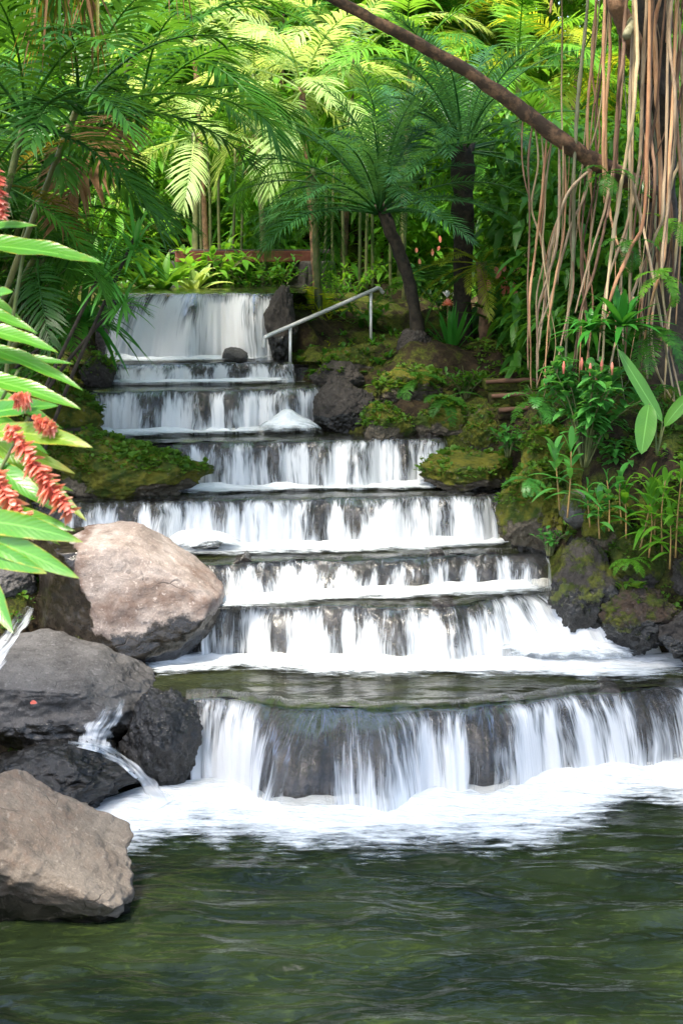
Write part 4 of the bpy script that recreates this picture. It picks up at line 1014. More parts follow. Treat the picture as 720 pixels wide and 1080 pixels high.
# ferns on the root mass and banks
def fern(label, p, n, L, mat, seed, az=(0, 360), elev=(10, 65), bend=1.3):
    rg = np.random.default_rng(seed + 2100); t = thing('fern', p, label, 'fern', 'ferns on the banks')
    for k in range(n):
        a = R(az[0] + (az[1] - az[0]) * ((k * .618 + .1) % 1)); e = R(rg.uniform(*elev))
        mb = frond_mb(L * rg.uniform(.75, 1.1), e, bend * rg.uniform(.8, 1.2), 26, L * .2, L * .042, .15, (80, 55), .08, seed * 7 + k, .1, .004, 2)
        ca, sa = math.cos(a), math.sin(a); mb.V = [v @ np.array([[ca, sa, 0], [-sa, ca, 0], [0, 0, 1]]) + np.array(p) for v in mb.V]
        mb.build('frond', mat, t)
    return t
fern('hanging sword fern between the roots, above the big paddle leaves', P(690, 345, 18.2), 7, .75, L_MID, 1, (200, 340), (-40, 10), .9)
fern('fern with dark fronds beside the leafy shrub', P(566, 424, 18.6), 7, .6, L_SHRUB, 2, elev=(-10, 50))
fern('little fern growing on a root just under the diagonal branch', P(640, 182, 18.0), 7, .45, L_MID, 13, (180, 360), (-40, 40))
fern('fern clinging to the roots halfway up, right of the big bromeliad', P(700, 290, 18.0), 8, .55, L_BRIGHT, 14, (180, 360), (-50, 40))
fern('dark fern behind the roots left of the small perched bromeliad', P(662, 255, 18.2), 8, .5, L_MID, 15, (180, 360), (-50, 40))
fern('bright small fern high among the hanging roots', P(706, 235, 18.6), 8, .5, L_BRIGHT, 3, (180, 360), (-40, 40))
fern('bright fern by the yellow bush near the tallest fall', P(338, 335, 26.4), 9, 1.1, L_LIME, 4, elev=(15, 70))
fern('fern drooping over the dark bank below the terrace', P(440, 400, 22.0), 8, .6, L_MID, 5, (180, 360), (-20, 50))
fern('pale fern leaning out from under the round yellow rock', P(556, 505, 18.6), 7, .4, L_SHRUB, 10, (150, 330), (-20, 40))
fern('small fern hanging off the dark grey rock wrapped in moss', P(664, 590, 17.6), 7, .35, L_BRIGHT, 11, (180, 360), (-30, 30))
fern('fern hanging on the dark slope left of the log steps', P(470, 420, 21.4), 8, .6, L_MID, 12, (180, 360), (-30, 40))
fern('large-leaved fern behind the leaning palm trunk', P(455, 300, 26.0), 9, 1.5, L_DARK, 6, elev=(5, 60))
fern('fern under the tree fern crown', P(535, 350, 25.5), 8, .9, L_MID, 7, elev=(5, 60))
fern('fern at the foot of the hanging roots', P(640, 400, 19.0), 9, .8, L_MID, 8, elev=(0, 60))
fern('fern spilling at the picture edge below the roots', P(716, 410, 18.4), 9, .7, L_MID, 9, elev=(0, 60))

# ------------------------------------------------------------------ fig tree with hanging roots
FD = 18.4
CROWN_GAP = .06
t = thing('fig_tree', np.array([P(705, 430, 19.6)[0], 19.6, gz(P(705, 430, 19.6)[0], 19.6)]), 'fig tree with a curtain of hanging aerial roots and one long diagonal branch', 'tree')
pts = smooth_path([P(705, 450, 19.8), P(700, 300, 19.6), P(694, 150, 19.4), P(690, 40, 19.2), P(690, -120, 19.2)], 50)
V, Q, T = tube(pts, [.36, .24, .22, .2, .2], 18, .35, 4); MB().add(V, Q, T).build('trunk', BARK_DARK, t)
# the wide crown overhead, out of the photograph, that shades the stream and shows in the pool
cb = np.array(P(690, -120, 19.2))
for k, (ex, ey, ez) in enumerate([(-5, 9, 13.2), (-1.5, 17, 13.4), (-6, 15, 13.5), (1, 8, 13), (5, 12, 13.5), (-7.5, 21, 13.8), (3, 22, 13.6)]):
    V, Q, T = tube(smooth_path([cb - [0, 0, .4], (cb + np.array([ex, ey, ez])) / 2 + [0, 0, .5], np.array([ex, ey, ez])], 30), [.16, .09, .03], 8, .15, k); MB().add(V, Q, T).build('limb', BARK_BROWN, t)
rg = np.random.default_rng(321); n = 60000
x, y, z = rg.uniform(-10, 9, n), rg.uniform(2, 24.5, n), rg.uniform(11.6, 15.5, n)
hole = np.zeros(n); tx, ty = -math.tan(R(90 - SUN_EL)) * math.sin(R(SUN_AZ)), -math.tan(R(90 - SUN_EL)) * math.cos(R(SUN_AZ))  # unseen crown's gaps are shaped to let sun onto chosen rocks and plants
for hx, hy, hz, hr in [(3.6, 18.4, 3.0, 1.25), (3.1, 18.2, 4.2, 1.2), (-2.7, 17.3, 2.0, .65), (-3.0, 19.8, 6.0, 1.1), (-2.0, 6.8, 4.2, 1.4), (4.3, 18.6, 6.5, 1.3), (-2.8, 20.0, 3.3, 1.1), (.6, 23.4, 6.3, 1.2), (-2.4, 23.5, 4.9, 1.3)]:
    q_ = ((x + (z - hz) * tx - hx) ** 2 + (y + (z - hz) * ty - hy) ** 2) / hr ** 2
    hole = np.maximum(hole, np.exp(-q_ ** 2))
hole = np.maximum(hole, sstep(17.2, 18.6, y) * (1 - sstep(-1.6, -.4, x)))
keep = (rg.uniform(0, 1, n) > hole) & (fbm(x * .33, y * .33, z * .4, 77, 3) + .25 * vnoise(x * 1.3, y * 1.3, z, 78) > CROWN_GAP); x, y, z = x[keep], y[keep], z[keep]; n = len(x)
a = rg.uniform(0, 6.28, n); e = rg.normal(-.1, .35, n); mb = MB(); L = rg.uniform(.18, .4, n)
add_leaves(mb, np.stack([x, y, z], 1), np.stack([np.cos(a) * np.cos(e), np.sin(a) * np.cos(e), np.sin(e)], 1), L, L * .5, .3, nseg=3, prof='oval', seed=3)
mb.build('crown', L_MID, t)
pts = smooth_path([P(692, 205, 19.2), P(640, 178, 18.8), P(592, 148, 18.5), P(545, 112, 18.4), P(490, 74, 18.3), P(430, 40, 18.2), P(380, 14, 18.1), P(335, -10, 18.0), P(290, -30, 18)], 90)
V, Q, T = tube(pts, [.125, .112, .10, .09, .082, .072, .064, .056, .05], 14, .18, 9); MB().add(V, Q, T).build('branch', BARK_BROWN, t)
pts = smooth_path([P(640, -40, 18.3), P(652, 10, 18.3), P(668, 45, 18.5), P(686, 80, 19.0)], 30)
V, Q, T = tube(pts, [.10, .11, .12, .13], 14, .25, 12); br = MB().add(V, Q, T).build('branch', BARK_BROWN, t)
V, Q, T = tube([P(666, 22, 18.3), P(660, 38, 18.0)], [.06, .055], 12, .12, 3); mb = MB().add(V, Q, T); mb.build('cut_stub', ROOT[4], t)
BRX, BRY = [292, 335, 380, 430, 490, 545, 592, 640, 692], [-30, -10, 14, 40, 74, 112, 148, 178, 205]
ROOTS = [  # path on the photograph, thickness in pixels, colour
    ([(592,-10),(592,80),(593,170),(592,240),(588,300)],2.2,1), ([(621,-10),(612,70),(607,130),(604,200),(603,290),(598,345),(596,400)],5,4), ([(629,-10),(624,60),(619,110),(620,180),(623,206)],4.2,0),
    ([(637,-10),(636,60),(636,150),(637,214)],4.2,0), ([(644,-10),(642,60),(638,120),(639,190),(643,225),(651,258),(664,293)],4.2,0), ([(658,30),(655,75),(650,120),(646,190),(640,230)],5,3),
    ([(669,-10),(671,60),(668,115),(660,165),(652,215),(645,260),(638,330),(634,390)],5,1), ([(678,70),(676,150),(671,190),(660,240),(640,300),(630,380)],4.5,2), ([(699,-10),(690,30),(692,100),(695,170),(696,240),(691,300),(686,345)],5.5,0),
    ([(714,-10),(718,80),(720,150),(714,250),(706,330),(700,420)],4,1), ([(718,150),(708,190),(700,230),(692,290),(686,345),(690,385),(702,412),(720,438)],4,1), ([(562,140),(557,175),(558,240),(556,310),(557,390)],2.6,3),
    ([(577,152),(569,220),(562,280),(558,330),(560,410)],3.4,0), ([(590,165),(588,240),(578,290),(567,330),(567,392)],3.8,2), ([(596,165),(594,240),(584,300),(577,350),(574,410)],3,0), ([(630,120),(611,170),(598,205),(581,260),(575,310),(568,370)],4,2),
    ([(634,145),(626,180),(624,240),(621,280),(612,340),(606,400)],2.6,2), ([(552,135),(550,160),(553,190),(560,215)],2,3), ([(583,-10),(580,14)],4,0), ([(705,-10),(702,45)],4.5,0), ([(664,293),(655,310),(642,330),(636,350)],3.2,0), ([(664,293),(668,315),(660,340)],3.6,1),
    ([(706,40),(712,120),(706,200),(698,280),(705,360),(718,420)],4,2), ([(684,120),(690,190),(684,260),(676,330),(672,400)],4.5,3), ([(650,150),(640,220),(628,280),(612,330),(600,420)],4,3), ([(663,160),(676,230),(690,300),(700,360),(712,430)],4,2),
    ([(725,10),(712,100),(716,170),(722,260)],5,3), ([(700,200),(690,250),(670,300),(652,350),(640,400)],4,2), ([(614,130),(616,200),(612,270),(618,340),(622,410)],3,3), ([(606,150),(600,230),(604,300),(590,370),(586,420)],3,2), ([(570,150),(575,200),(572,260),(580,330)],2.4,1),
    ([(712,40),(704,200),(700,270),(686,320),(676,380)],4,0), ([(680,210),(664,262),(648,300),(632,350)],5,0), ([(655,100),(648,160),(640,210),(620,280),(606,330)],4,2)]
rg = np.random.default_rng(77)
for k, (pp, w, ci) in enumerate(ROOTS):
    d0 = FD + rg.uniform(-.5, .35)
    if pp[0][1] > 20 and pp[0][0] > 645: pp = [(pp[0][0] + 5, -25)] + pp
    elif pp[0][1] > 20: d0 = float(np.interp(pp[0][0], [545, 640], [18.4, 18.8])); yb_ = float(np.interp(pp[0][0], BRX, BRY)); pp = [(pp[0][0], yb_)] + [q for q in pp[1:] if q[1] > yb_ + 22]
    pl = [P(a, b_, d0 + .12 * rg.normal() * (k_ > 0)) for k_, (a, b_) in enumerate(pp)]
    r0 = w * .72 * M(FD) / 2; pts = smooth_path(pl, 12 * len(pl)); pts[:, 0] += .008 * vnoise(pts[:, 2] * 2.5, k, 0, 5)
    V, Q, T = tube(pts, [r0 * .9, r0 * 1.15, r0, r0 * 1.1, r0 * .8, r0 * .6], 8, .28, k); MB().add(V, Q, T).build('aerial_root', ROOT[ci], t)
for k in range(30):
    free = rg.uniform() < .78
    x0 = rg.uniform(628, 740) if free else rg.uniform(556, 640); y0 = rg.uniform(-40, -10) if free else float(np.interp(x0, BRX, BRY))
    d0 = rg.uniform(18.3, 19.5) if free else float(np.interp(x0, [545, 640], [18.4, 18.8]))
    x1 = max(566, x0 + rg.normal(-22, 24)); y1 = rg.uniform(300, 430); d1 = rg.uniform(18.4, 19.4)
    pl = [P(x0 + (x1 - x0) * u + (rg.normal(0, 5) if 0 < u < 1 else 0), y0 + (y1 - y0) * u, d0 + (d1 - d0) * u) for u in (0, .2, .4, .6, .8, 1)]
    r0 = rg.uniform(.9, 2.6) * M(FD) / 2; V, Q, T = tube(smooth_path(pl, 50), [r0, r0 * 1.1, r0 * .8], 7, .15, k); MB().add(V, Q, T).build('aerial_root', ROOT[int(rg.choice([0, 0, 1, 1, 2, 2, 3, 4]))], t)

# ------------------------------------------------------------------ red ginger in the near corner
def ginger(name, label, root, stems, leafs, flowers):
    t = thing(name, under(P(*root), -3.2 - P(*root)[0], -.2), label, 'plant', 'red ginger by the near bank')
    for pl in stems:
        sp_ = [P(*a) for a in pl]; gp_ = under(sp_[0], -3.2 - sp_[0][0], -.2)
        V, Q, T = tube(smooth_path([gp_ - [0, 0, .15], gp_ * .45 + sp_[0] * .55 + [0, 0, -.1]] + sp_, 40), [.015, .013, .008], 8); MB().add(V, Q, T, var=.3).build('stem', BARK_CANE, t)
    for k, (a, b_, w, bd, up, mat) in enumerate(leafs):
        p, q = P(*a), P(*b_); L = np.linalg.norm(q - p); dirv = q - p + np.array([0, 0, L * bd])
        mb = MB(); add_leaves(mb, p, dirv, np.linalg.norm(dirv), w, bd * L / np.linalg.norm(dirv), nseg=20, fold=.3, up=up, wave=.10, seed=k + int(a[0]))
        mb.build('leaf', mat, t)
    for k, (a, b_, w) in enumerate(flowers):
        p, q = P(*a), P(*b_); n = int(140); rg = np.random.default_rng(k + 60); u = np.linspace(0, 1, n) ; L = np.linalg.norm(q - p)
        ax = norm(q - p); c = p + (q - p) * u[:, None]; c[:, 2] -= .12 * L * np.sin(u * 1.5)
        aa = np.arange(n) * 2.4 + rg.normal(0, .35, n); s = norm(np.cross(ax, [0, 0, 1.])); v = np.cross(s, ax)
        dd = s * np.cos(aa)[:, None] + v * np.sin(aa)[:, None] + ax * .3 + rg.normal(0, .3, (n, 3))
        mb = MB(); add_leaves(mb, c, dd, w * (.75 + .4 * np.sin(u * 2.8)) * rg.uniform(.55, 1.15, n), w * .5, .3, nseg=5, fold=.55, prof='oval', up=ax, seed=k)
        V, Q, T = tube(c, [.01, .006], 6); mb.add(V, Q, T, var=.2); mb.build('flower_spike', FLOWER, t)
    return t
UPF = (0, -.55, .85); UPS = (.15, -.75, .6); UPW = (0, -.9, .35)
ginger('red_ginger', 'tall red ginger with one broad leaf stretched out high over the bank', (-40, 700, 7.2),
    [[(-40,700,7.2),(-5,480,7.2),(15,330,7.2),(26,262,7.2)]],
    [((-40,258,7.2),(110,278,7.0),.145,.10,UPF,L_GINGER),((-50,250,7.3),(40,238,7.25),.10,.15,UPF,L_GINGER),((26,262,7.2),(76,275,7.0),.06,.12,UPF,L_GINGER),((-20,318,7.2),(14,308,7.0),.09,.12,UPS,L_GINGER),((-50,220,7.6),(6,232,7.5),.08,.1,UPF,L_GINGER)],
    [((-6,170,7.2),(2,222,7.2),.05)])
ginger('red_ginger', 'leafy red ginger with two drooping red flower spikes by the mossy mound', (-60, 760, 6.9),
    [[(-60,760,6.9),(-40,600,6.9),(-20,470,6.9),(20,390,6.9)],[(-60,760,6.8),(-50,640,6.8),(-20,540,6.7),(30,440,6.7)]],
    [((-30,345,6.9),(62,372,6.8),.10,.12,UPF,L_GINGER),((-30,362,7.0),(88,412,6.8),.095,.14,UPF,L_GINGER),((-30,385,7.0),(78,384,6.9),.075,.16,UPF,L_GINGER),((-35,395,6.9),(86,432,6.7),.11,.10,UPF,L_GINGER),
     ((-25,440,6.8),(62,428,6.6),.105,.12,UPS,L_GINGER),((-10,455,6.7),(98,472,6.5),.115,.14,UPS,L_AGED),((-20,455,6.9),(92,550,6.6),.10,.08,UPS,L_AGED),((-30,478,6.8),(60,540,6.5),.11,.10,UPS,L_GINGER),((-30,530,6.8),(50,552,6.6),.10,.12,UPS,L_GINGER),((-45,322,7.1),(40,352,7.0),.09,.15,UPF,L_GINGER),((-40,405,7.2),(66,452,7.1),.09,.12,UPF,L_GINGER),((-40,425,7.2),(52,480,7.1),.10,.10,UPF,L_GINGER),((-40,500,7.1),(78,518,7.0),.10,.14,UPF,L_GINGER),((-40,370,7.3),(70,396,7.2),.08,.16,UPF,L_GINGER),((-30,462,7.2),(80,500,7.1),.09,.12,UPS,L_AGED),((-45,300,7.4),(24,338,7.3),.08,.14,UPF,L_GINGER),((-45,520,7.2),(64,575,7.0),.10,.1,UPF,L_GINGER)],
    [((8,448,6.45),(72,526,6.3),.07),((-24,468,6.5),(30,545,6.3),.07),((14,420,6.6),(28,418,6.6),.05),((36,440,6.6),(54,448,6.55),.045)])
ginger('red_ginger', 'low red ginger leaves hanging in front of the bare boulder', (-70, 800, 6.4),
    [[(-70,800,6.4),(-60,650,6.4),(-40,560,6.4)]],
    [((-45,548,6.4),(88,572,6.1),.12,.14,UPW,L_GINGER),((-40,560,6.4),(84,610,6.05),.12,.10,UPW,L_GINGER),((-50,575,6.4),(50,605,6.1),.12,.10,UPW,L_GINGER),((-30,590,6.3),(14,668,6.0),.11,.05,UPW,L_GINGER),((-45,540,6.5),(80,560,6.3),.10,.2,UPW,L_GINGER)], [])

# hanging leaf tufts at the top corner
def tuft(label, p, n, L, W, mats, seed):
    rg = np.random.default_rng(seed + 2500); t = thing('hanging_tuft', p, label, 'plant', 'strap leaves hanging from above')
    for j, m_ in enumerate(mats):
        a = rg.uniform(0, 6.28, n); e = rg.uniform(-1.5, -.9, n); d = np.stack([np.cos(a) * np.cos(e), np.sin(a) * np.cos(e), np.sin(e)], 1)
        b = np.array(p) + np.stack([rg.uniform(-.4, .4, n), rg.uniform(-.2, .2, n), rg.uniform(0, .15, n)], 1)
        mb = MB(); add_leaves(mb, b, d, L * rg.uniform(.4, 1.1, n), W, .2, nseg=7, fold=.3, prof='strap', seed=seed + j); mb.build('foliage', m_, t)
    V, Q, T = tube([np.array(p) + [-.5, 0, .1], np.array(p) + [.5, 0, .12]], [.05, .04], 8, .1); MB().add(V, Q, T).build('stem', BARK_BROWN, t)
tuft('tuft of green and brown strap leaves hanging at the top corner', P(68, -25, 17.5), 22, 1.0, .04, [L_YELLOW, L_MID, L_DEAD], 1)
tuft('second tuft of hanging strap leaves at the very corner', P(22, -30, 17.8), 18, .8, .035, [L_MID, L_DARK], 2)
tuft('thin dry strands hanging at the top beside the pale palm', P(190, -25, 20.0), 4, .7, .02, [L_DEAD, L_YELLOW], 3)

# ------------------------------------------------------------------ red flowers, far canes, bridge, handrail, steps
def red_hanger(label, p, n, size, seed):
    rg = np.random.default_rng(seed + 2800); t = thing('heliconia', np.array(p) - [0, 0, .9], label, 'plant', 'red heliconias in the shade')
    for q in range(n):
        b = np.array(p) + [rg.uniform(-.32, .32), rg.uniform(-.1, .1), rg.uniform(-.25, .25)]
        mb = MB(); add_leaves(mb, b, (rg.normal(0, .3), rg.normal(0, .3), -1), size * rg.uniform(.6, 1.1), size * .36, .0, nseg=4, fold=.4, prof='oval', up=(0, -1, 0), seed=seed + q); mb.build('flower', FLOWER, t)
    a = rg.uniform(0, 6.28, 9); e = rg.uniform(.6, 1.4, 9); mb = MB()
    add_leaves(mb, np.array(p) + [0, .1, -.9] + rg.uniform(-.1, .1, (9, 3)), np.stack([np.cos(a) * np.cos(e), np.sin(a) * np.cos(e), np.sin(e)], 1), 1.1, .17, .4, nseg=8, fold=.3, seed=seed); mb.build('foliage', L_DARK, t)
red_hanger('heliconia with hanging red bracts right behind the tree fern', P(530, 290, 24.1), 14, .22, 1)
red_hanger('heliconia with a few orange-red bracts just behind the iris clump', P(494, 305, 25.4), 6, .2, 2)
red_hanger('heliconia with red bracts high behind the leaning palm trunk', P(446, 262, 27.5), 5, .16, 3)
t = thing('torch_flower', P(472, 372, 23.6), 'single orange-red torch flower with a pale tip above the iris clump', 'flower')
V, Q, T = tube([P(472, 372, 23.6), P(472, 324, 23.6)], [.012, .01], 6); MB().add(V, Q, T).build('stem', BARK_CANE, t)
mb = MB(); k = 26; aa = np.arange(k) * 2.4; e = np.linspace(-.2, 1.4, k); add_leaves(mb, P(472, 322, 23.6) + np.zeros((k, 3)), np.stack([np.cos(aa) * np.cos(e), np.sin(aa) * np.cos(e), np.sin(e)], 1), .12, .06, 0, nseg=4, fold=.4, prof='oval'); mb.build('flower', FLOWER, t)
mb = MB(); k = 9; aa = np.arange(k) * 2.4; e = np.linspace(.7, 1.4, k); add_leaves(mb, P(471, 314, 23.55) + np.zeros((k, 3)), np.stack([np.cos(aa) * np.cos(e), np.sin(aa) * np.cos(e), np.sin(e)], 1), .13, .06, 0, nseg=4, fold=.4, prof='oval')
WHITE = solid_mat('pale_plaster', (.55, .55, .53), (.68, .67, .64), 4, .8, bump=.1); mb.build('flower_tip', WHITE, t)

CANE_G = 'thin canes behind the stream'
cane_proto = None
for k, (x, y0, y1, d) in enumerate([(222, 205, 285, 30), (232, 195, 280, 30.5), (244, 215, 275, 31), (214, 220, 295, 30), (254, 180, 262, 32), (365, 225, 320, 29), (378, 215, 318, 29.5), (386, 230, 322, 29), (392, 220, 320, 30), (412, 240, 330, 29), (425, 235, 330, 29.5), (352, 235, 315, 30), (340, 225, 310, 30.5), (560, 290, 360, 25), (553, 300, 362, 25.2)]):
    p0, p1 = P(x, y1, d), P(x + (k * 7 % 5 - 2) * 2, y0 - 60, d); ln = np.linalg.norm(p1 - p0)
    V, Q, T = tube(smooth_path([p0 - [0, 0, .4], (p0 + p1) / 2 + [.03 * (-1) ** k, 0, 0], p1], 20), [.035, .028], 8, .05, k)
    o = MB().add(V - p0, Q, T).build('bamboo_cane', BARK_CANE); o.location = p0
    tag(o, 'thin upright cane among the trunks behind the cascades', 'cane', CANE_G)

RUST = solid_mat('rusty_steel', (.12, .035, .02), (.22, .075, .045), 5, .8, bump=.3)
STONE_D = solid_mat('abutment_stone', (.04, .037, .033), (.10, .09, .08), 4, .9, bump=.7)
STEEL = solid_mat('brushed_steel', (.62, .61, .59), (.74, .73, .70), 12, .3, .35, bump=.05)
LOGM = solid_mat('log_edging', (.07, .035, .02), (.15, .075, .045), 6, .8, stretch=(.3, 1, 1))
def box(c, s, rot=0.0, bev=.02):
    import bmesh
    bm = bmesh.new(); bmesh.ops.create_cube(bm, size=1)
    bmesh.ops.scale(bm, vec=s, verts=bm.verts); bmesh.ops.bevel(bm, geom=bm.edges[:], offset=bev, segments=2, affect='EDGES', profile=.6)
    V = np.array([v.co[:] for v in bm.verts]); Q = [[v.index for v in f.verts] for f in bm.faces]; bm.free()
    ca, sa = math.cos(rot), math.sin(rot); V = V @ np.array([[ca, sa, 0], [-sa, ca, 0], [0, 0, 1]]) + np.array(c)
    return V, [q for q in Q if len(q) == 4], [q for q in Q if len(q) == 3]
b0, b1 = P(228, 277, 29.0), P(296, 264, 29.6)
c = (b0 + b1) / 2; t = thing('footbridge', c, 'low footbridge with a rusty red beam above the tallest fall', 'bridge')
rot = math.atan2(b1[1] - b0[1], b1[0] - b0[0]); ln = np.linalg.norm((b1 - b0)[:2]) + 1.7
V, Q, T = box(c, (ln, .09, .22), rot, .012); MB().add(V, Q, T).build('beam', RUST, t, False)
V, Q, T = box(c + [0, .75, .10], (ln, 1.4, .08), rot, .015); MB().add(V, Q, T).build('deck', STONE_D, t, False)
V, Q, T = box(c + [0, 1.4, -.0], (ln, .09, .15), rot, .012); MB().add(V, Q, T).build('beam', RUST, t, False)
for s in (-1, 1):
    V, Q, T = box(c + [s * (ln / 2 - .2) * math.cos(rot), .72, -.62], (.6, 1.3, 1.05), rot, .05); MB().add(V, Q, T).build('abutment', STONE_D, t, False)

t = thing('handrail', P(306, 388, 23.3), 'bright steel handrail sloping down beside the tallest fall', 'handrail')
V, Q, T = tube(smooth_path([P(278, 367, 23.0), P(279, 358, 23.0), P(283, 354, 23.02), P(306, 344, 23.3), P(350, 325, 23.9), P(391, 307, 24.4), P(399, 304, 24.5), P(404, 309, 24.55)], 60), .034, 10); MB().add(V, Q, T).build('rail', STEEL, t)
for a, b_ in (((306, 344, 23.3), (306, 392, 23.3)), ((391, 308, 24.4), (391, 374, 24.4))):
    V, Q, T = tube([P(*b_), P(*a)], .026, 10); MB().add(V, Q, T).build('post', STEEL, t)

t = thing('log_steps', P(540, 402, 21.6), 'three log-edged earth steps in the shade beside the leafy shrub', 'steps')
for k, (x0, x1, y, d) in enumerate([(512, 580, 401, 21.6), (518, 572, 416, 21.2), (526, 566, 431, 20.8)]):
    V, Q, T = tube(smooth_path([P(x0, y + 2, d), P((x0 + x1) / 2, y, d - .03), P(x1, y - 1, d)], 20), [.032, .036, .03], 9, .2, k); MB().add(V, Q, T).build('log', LOGM, t)
    a = P((x0 + x1) / 2, y, d); V, Q, T = box(a + [0, .28, -.09], ((x1 - x0) * M(d), .5, .16), 0, .03); MB().add(V, Q, T).build('tread', GROUND, t)
t = thing('garden_wall', P(535, 352, 28), 'pale low wall glimpsed behind the tree fern trunk', 'wall')
V, Q, T = box(P(532, 346, 28), (.95, .15, .5), 0, .02); MB().add(V, Q, T).build('wall_face', WHITE, t)
V, Q, T = box(P(532, 361, 27.8), (.9, .1, .05), 0, .01); MB().add(V, Q, T).build('plank', LOGM, t)
p = P(32, 741, 15.05)
mb = MB(); add_leaves(mb, p, (1, -.3, .1), .09, .06, .1, nseg=5, fold=.3, up=(0, -.5, .8)); tag(mb.build('fallen_leaf', FLOWER), 'small orange fallen leaf on the grey slab rock', 'leaf')

# ------------------------------------------------------------------ ground cover and forest masses
mb = MB(); rg = np.random.default_rng(91)
for V, nn in MOSSPTS:
    for v, q in zip(V, nn):
        k = int(rg.integers(4, 8)); a = rg.uniform(0, 6.28, k); e = rg.uniform(.1, 1.1, k)
        d = np.stack([np.cos(a) * np.cos(e), np.sin(a) * np.cos(e), np.sin(e)], 1) + q * .4
        s = rg.uniform(.045, .12) * (1.5 if rg.uniform() < .12 else 1)
        add_leaves(mb, v + rg.normal(0, .02, (k, 3)), d, s, s * .62, .3, nseg=3, fold=.2, prof='oval', seed=int(rg.integers(0, 9999)))
for _ in range(2600):
    x_ = rg.uniform(1.6, 6.5) if rg.uniform() < .7 else rg.uniform(-5, -2.4); y_ = rg.uniform(17.2, 23.5)
    e_ = max(np.interp(y_, EY, EL) - x_, x_ - np.interp(y_, EY, ER))
    if e_ < .3 or vnoise(x_ * 1.1, y_ * 1.1, 0, 97) < -.15: continue
    k = int(rg.integers(5, 10)); a = rg.uniform(0, 6.28, k); e = rg.uniform(.1, 1.2, k); s_ = rg.uniform(.06, .15)
    add_leaves(mb, np.array([x_, y_, gz(x_, y_) + .02]) + rg.normal(0, .04, (k, 3)) * [1, 1, .2], np.stack([np.cos(a) * np.cos(e), np.sin(a) * np.cos(e), np.sin(e)], 1), s_ * rg.uniform(.6, 1.2, k), s_ * .5, .35, nseg=3, fold=.2, prof='oval', seed=int(rg.integers(0, 9999)))
tag(mb.build('ground_cover', L_MOSS), 'small bright leaves growing over the mossy rocks', 'ground cover', kind='stuff')

mb = MB(); cnt = 0
for _ in range(5200):
    x = rg.uniform(-9, 9); y = rg.uniform(15.5, 33)
    e = max(np.interp(y, EY, EL) - x, x - np.interp(y, EY, ER))
    if e < .35 or vnoise(x * .7, y * .7, 0, 99) < -.25: continue
    if 1.0 < x < 3.6 and 20.5 < y < 24.6 and rg.uniform() < .75: continue
    z = gz(x, y); k = int(rg.integers(4, 9)); a = rg.uniform(0, 6.28, k); el = rg.uniform(.2, 1.3, k)
    s = rg.uniform(.1, .26) if y > 19 else rg.uniform(.05, .13)
    add_leaves(mb, np.array([x, y, z]) + rg.normal(0, .04, (k, 3)) * [1, 1, .3], np.stack([np.cos(a) * np.cos(el), np.sin(a) * np.cos(el), np.sin(el)], 1), s * rg.uniform(.6, 1.2, k), s * .3, .4, nseg=3, fold=.2, seed=int(rg.integers(0, 9999)))
    cnt += 1
tag(mb.build('undergrowth', L_MID), 'low leafy undergrowth over both banks', 'undergrowth', kind='stuff')

def mass(name, label, n, xr, dr, zr, s, mat, seed, clump=1.0):
    rg = np.random.default_rng(seed + 3000); mb = MB()
    x = rg.uniform(*xr, n * 2); y = rg.uniform(*dr, n * 2); z0 = ground_z(x, y, False); z = z0 + rg.uniform(*zr, n * 2)
    keep = fbm(x * .55 * clump, y * .55 * clump, z * .75 * clump, seed, 3) > -.05 + .25 * (z - z0 - zr[0]) / (zr[1] - zr[0]) - .15
    x, y, z = x[keep][:n], y[keep][:n], z[keep][:n]; m_ = len(x)
    a = rg.uniform(0, 6.28, m_); e = rg.normal(.1, .5, m_)
    d = np.stack([np.cos(a) * np.cos(e), np.sin(a) * np.cos(e), np.sin(e)], 1); L = s * rg.uniform(.5, 1.3, m_)
    add_leaves(mb, np.stack([x, y, z], 1), d, L, L * .33, .45, nseg=3, fold=.2, seed=seed)
    tag(mb.build(name, mat), label, 'foliage', kind='stuff')
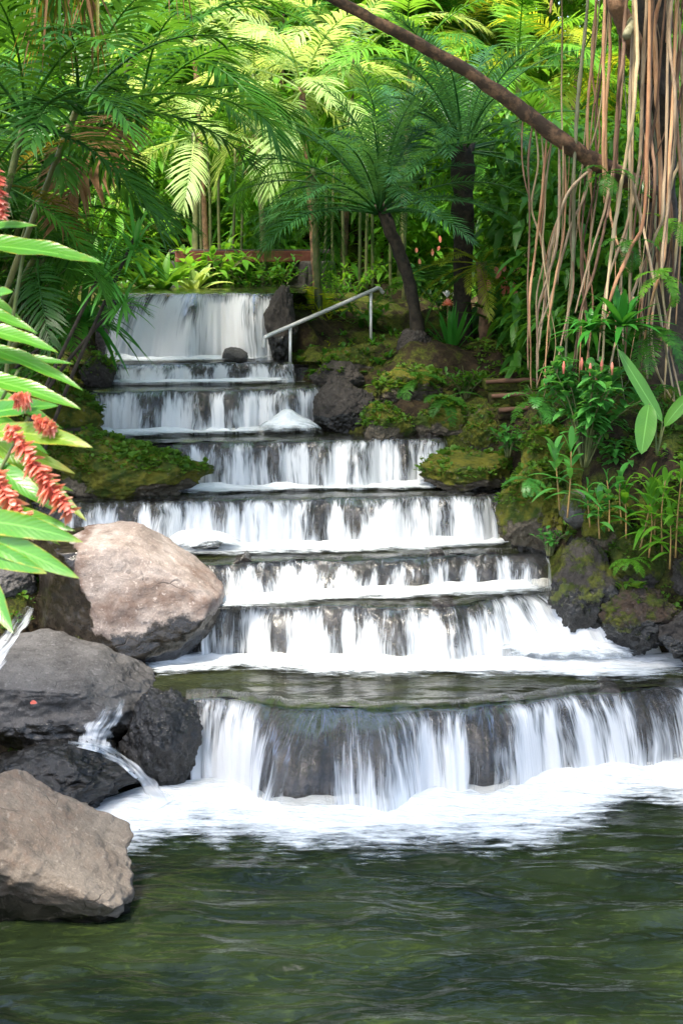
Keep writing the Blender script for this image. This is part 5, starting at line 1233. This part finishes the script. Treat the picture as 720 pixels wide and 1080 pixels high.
mass('forest_foliage', 'sunlit mass of forest leaves rising behind the palms', 42000, (-14, 14), (36, 44), (0, 11), .6, L_BRIGHT, 1)
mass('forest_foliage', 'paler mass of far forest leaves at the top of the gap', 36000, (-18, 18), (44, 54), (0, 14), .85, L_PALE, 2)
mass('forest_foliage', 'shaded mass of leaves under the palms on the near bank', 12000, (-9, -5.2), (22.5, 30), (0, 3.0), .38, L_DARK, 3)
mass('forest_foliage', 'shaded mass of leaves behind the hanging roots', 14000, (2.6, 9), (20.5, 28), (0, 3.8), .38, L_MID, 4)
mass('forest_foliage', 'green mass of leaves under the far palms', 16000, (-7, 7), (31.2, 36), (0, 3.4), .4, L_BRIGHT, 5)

# ------------------------------------------------------------------ light
w = bpy.data.worlds.new('World'); sc.world = w; w.use_nodes = True
nt = w.node_tree; bg = nt.nodes['Background']
sky = nt.nodes.new('ShaderNodeTexSky'); sky.sky_type = 'NISHITA'; sky.sun_disc = False
sky.sun_elevation = R(SUN_EL); sky.sun_rotation = R(SUN_AZ); sky.air_density = 1.0; sky.dust_density = 3.0
nt.links.new(sky.outputs[0], bg.inputs[0]); bg.inputs[1].default_value = .15
sun = bpy.data.lights.new('sun', 'SUN'); sun.energy = 2.8; sun.angle = R(11); sun.color = (1, .93, .80)
so = bpy.data.objects.new('sun', sun); COL.objects.link(so)
sd = Vector((math.sin(R(SUN_AZ)) * math.cos(R(SUN_EL)), math.cos(R(SUN_AZ)) * math.cos(R(SUN_EL)), math.sin(R(SUN_EL))))
so.rotation_euler = (-sd).to_track_quat('-Z', 'Y').to_euler()

sc.render.engine = 'CYCLES'
sc.view_settings.view_transform = 'Standard'; sc.view_settings.look = 'None'; sc.view_settings.gamma = 1; sc.view_settings.use_curve_mapping = False
sc.view_settings.exposure = 2.1
cy = sc.cycles
cy.max_bounces = 8; cy.diffuse_bounces = 3; cy.glossy_bounces = 3; cy.transmission_bounces = 4; cy.transparent_max_bounces = 14
cy.caustics_reflective = False; cy.caustics_refractive = False; cy.sample_clamp_indirect = 6
cy.use_denoising = True
try: cy.denoiser = 'OPENIMAGEDENOISE'
except Exception: pass
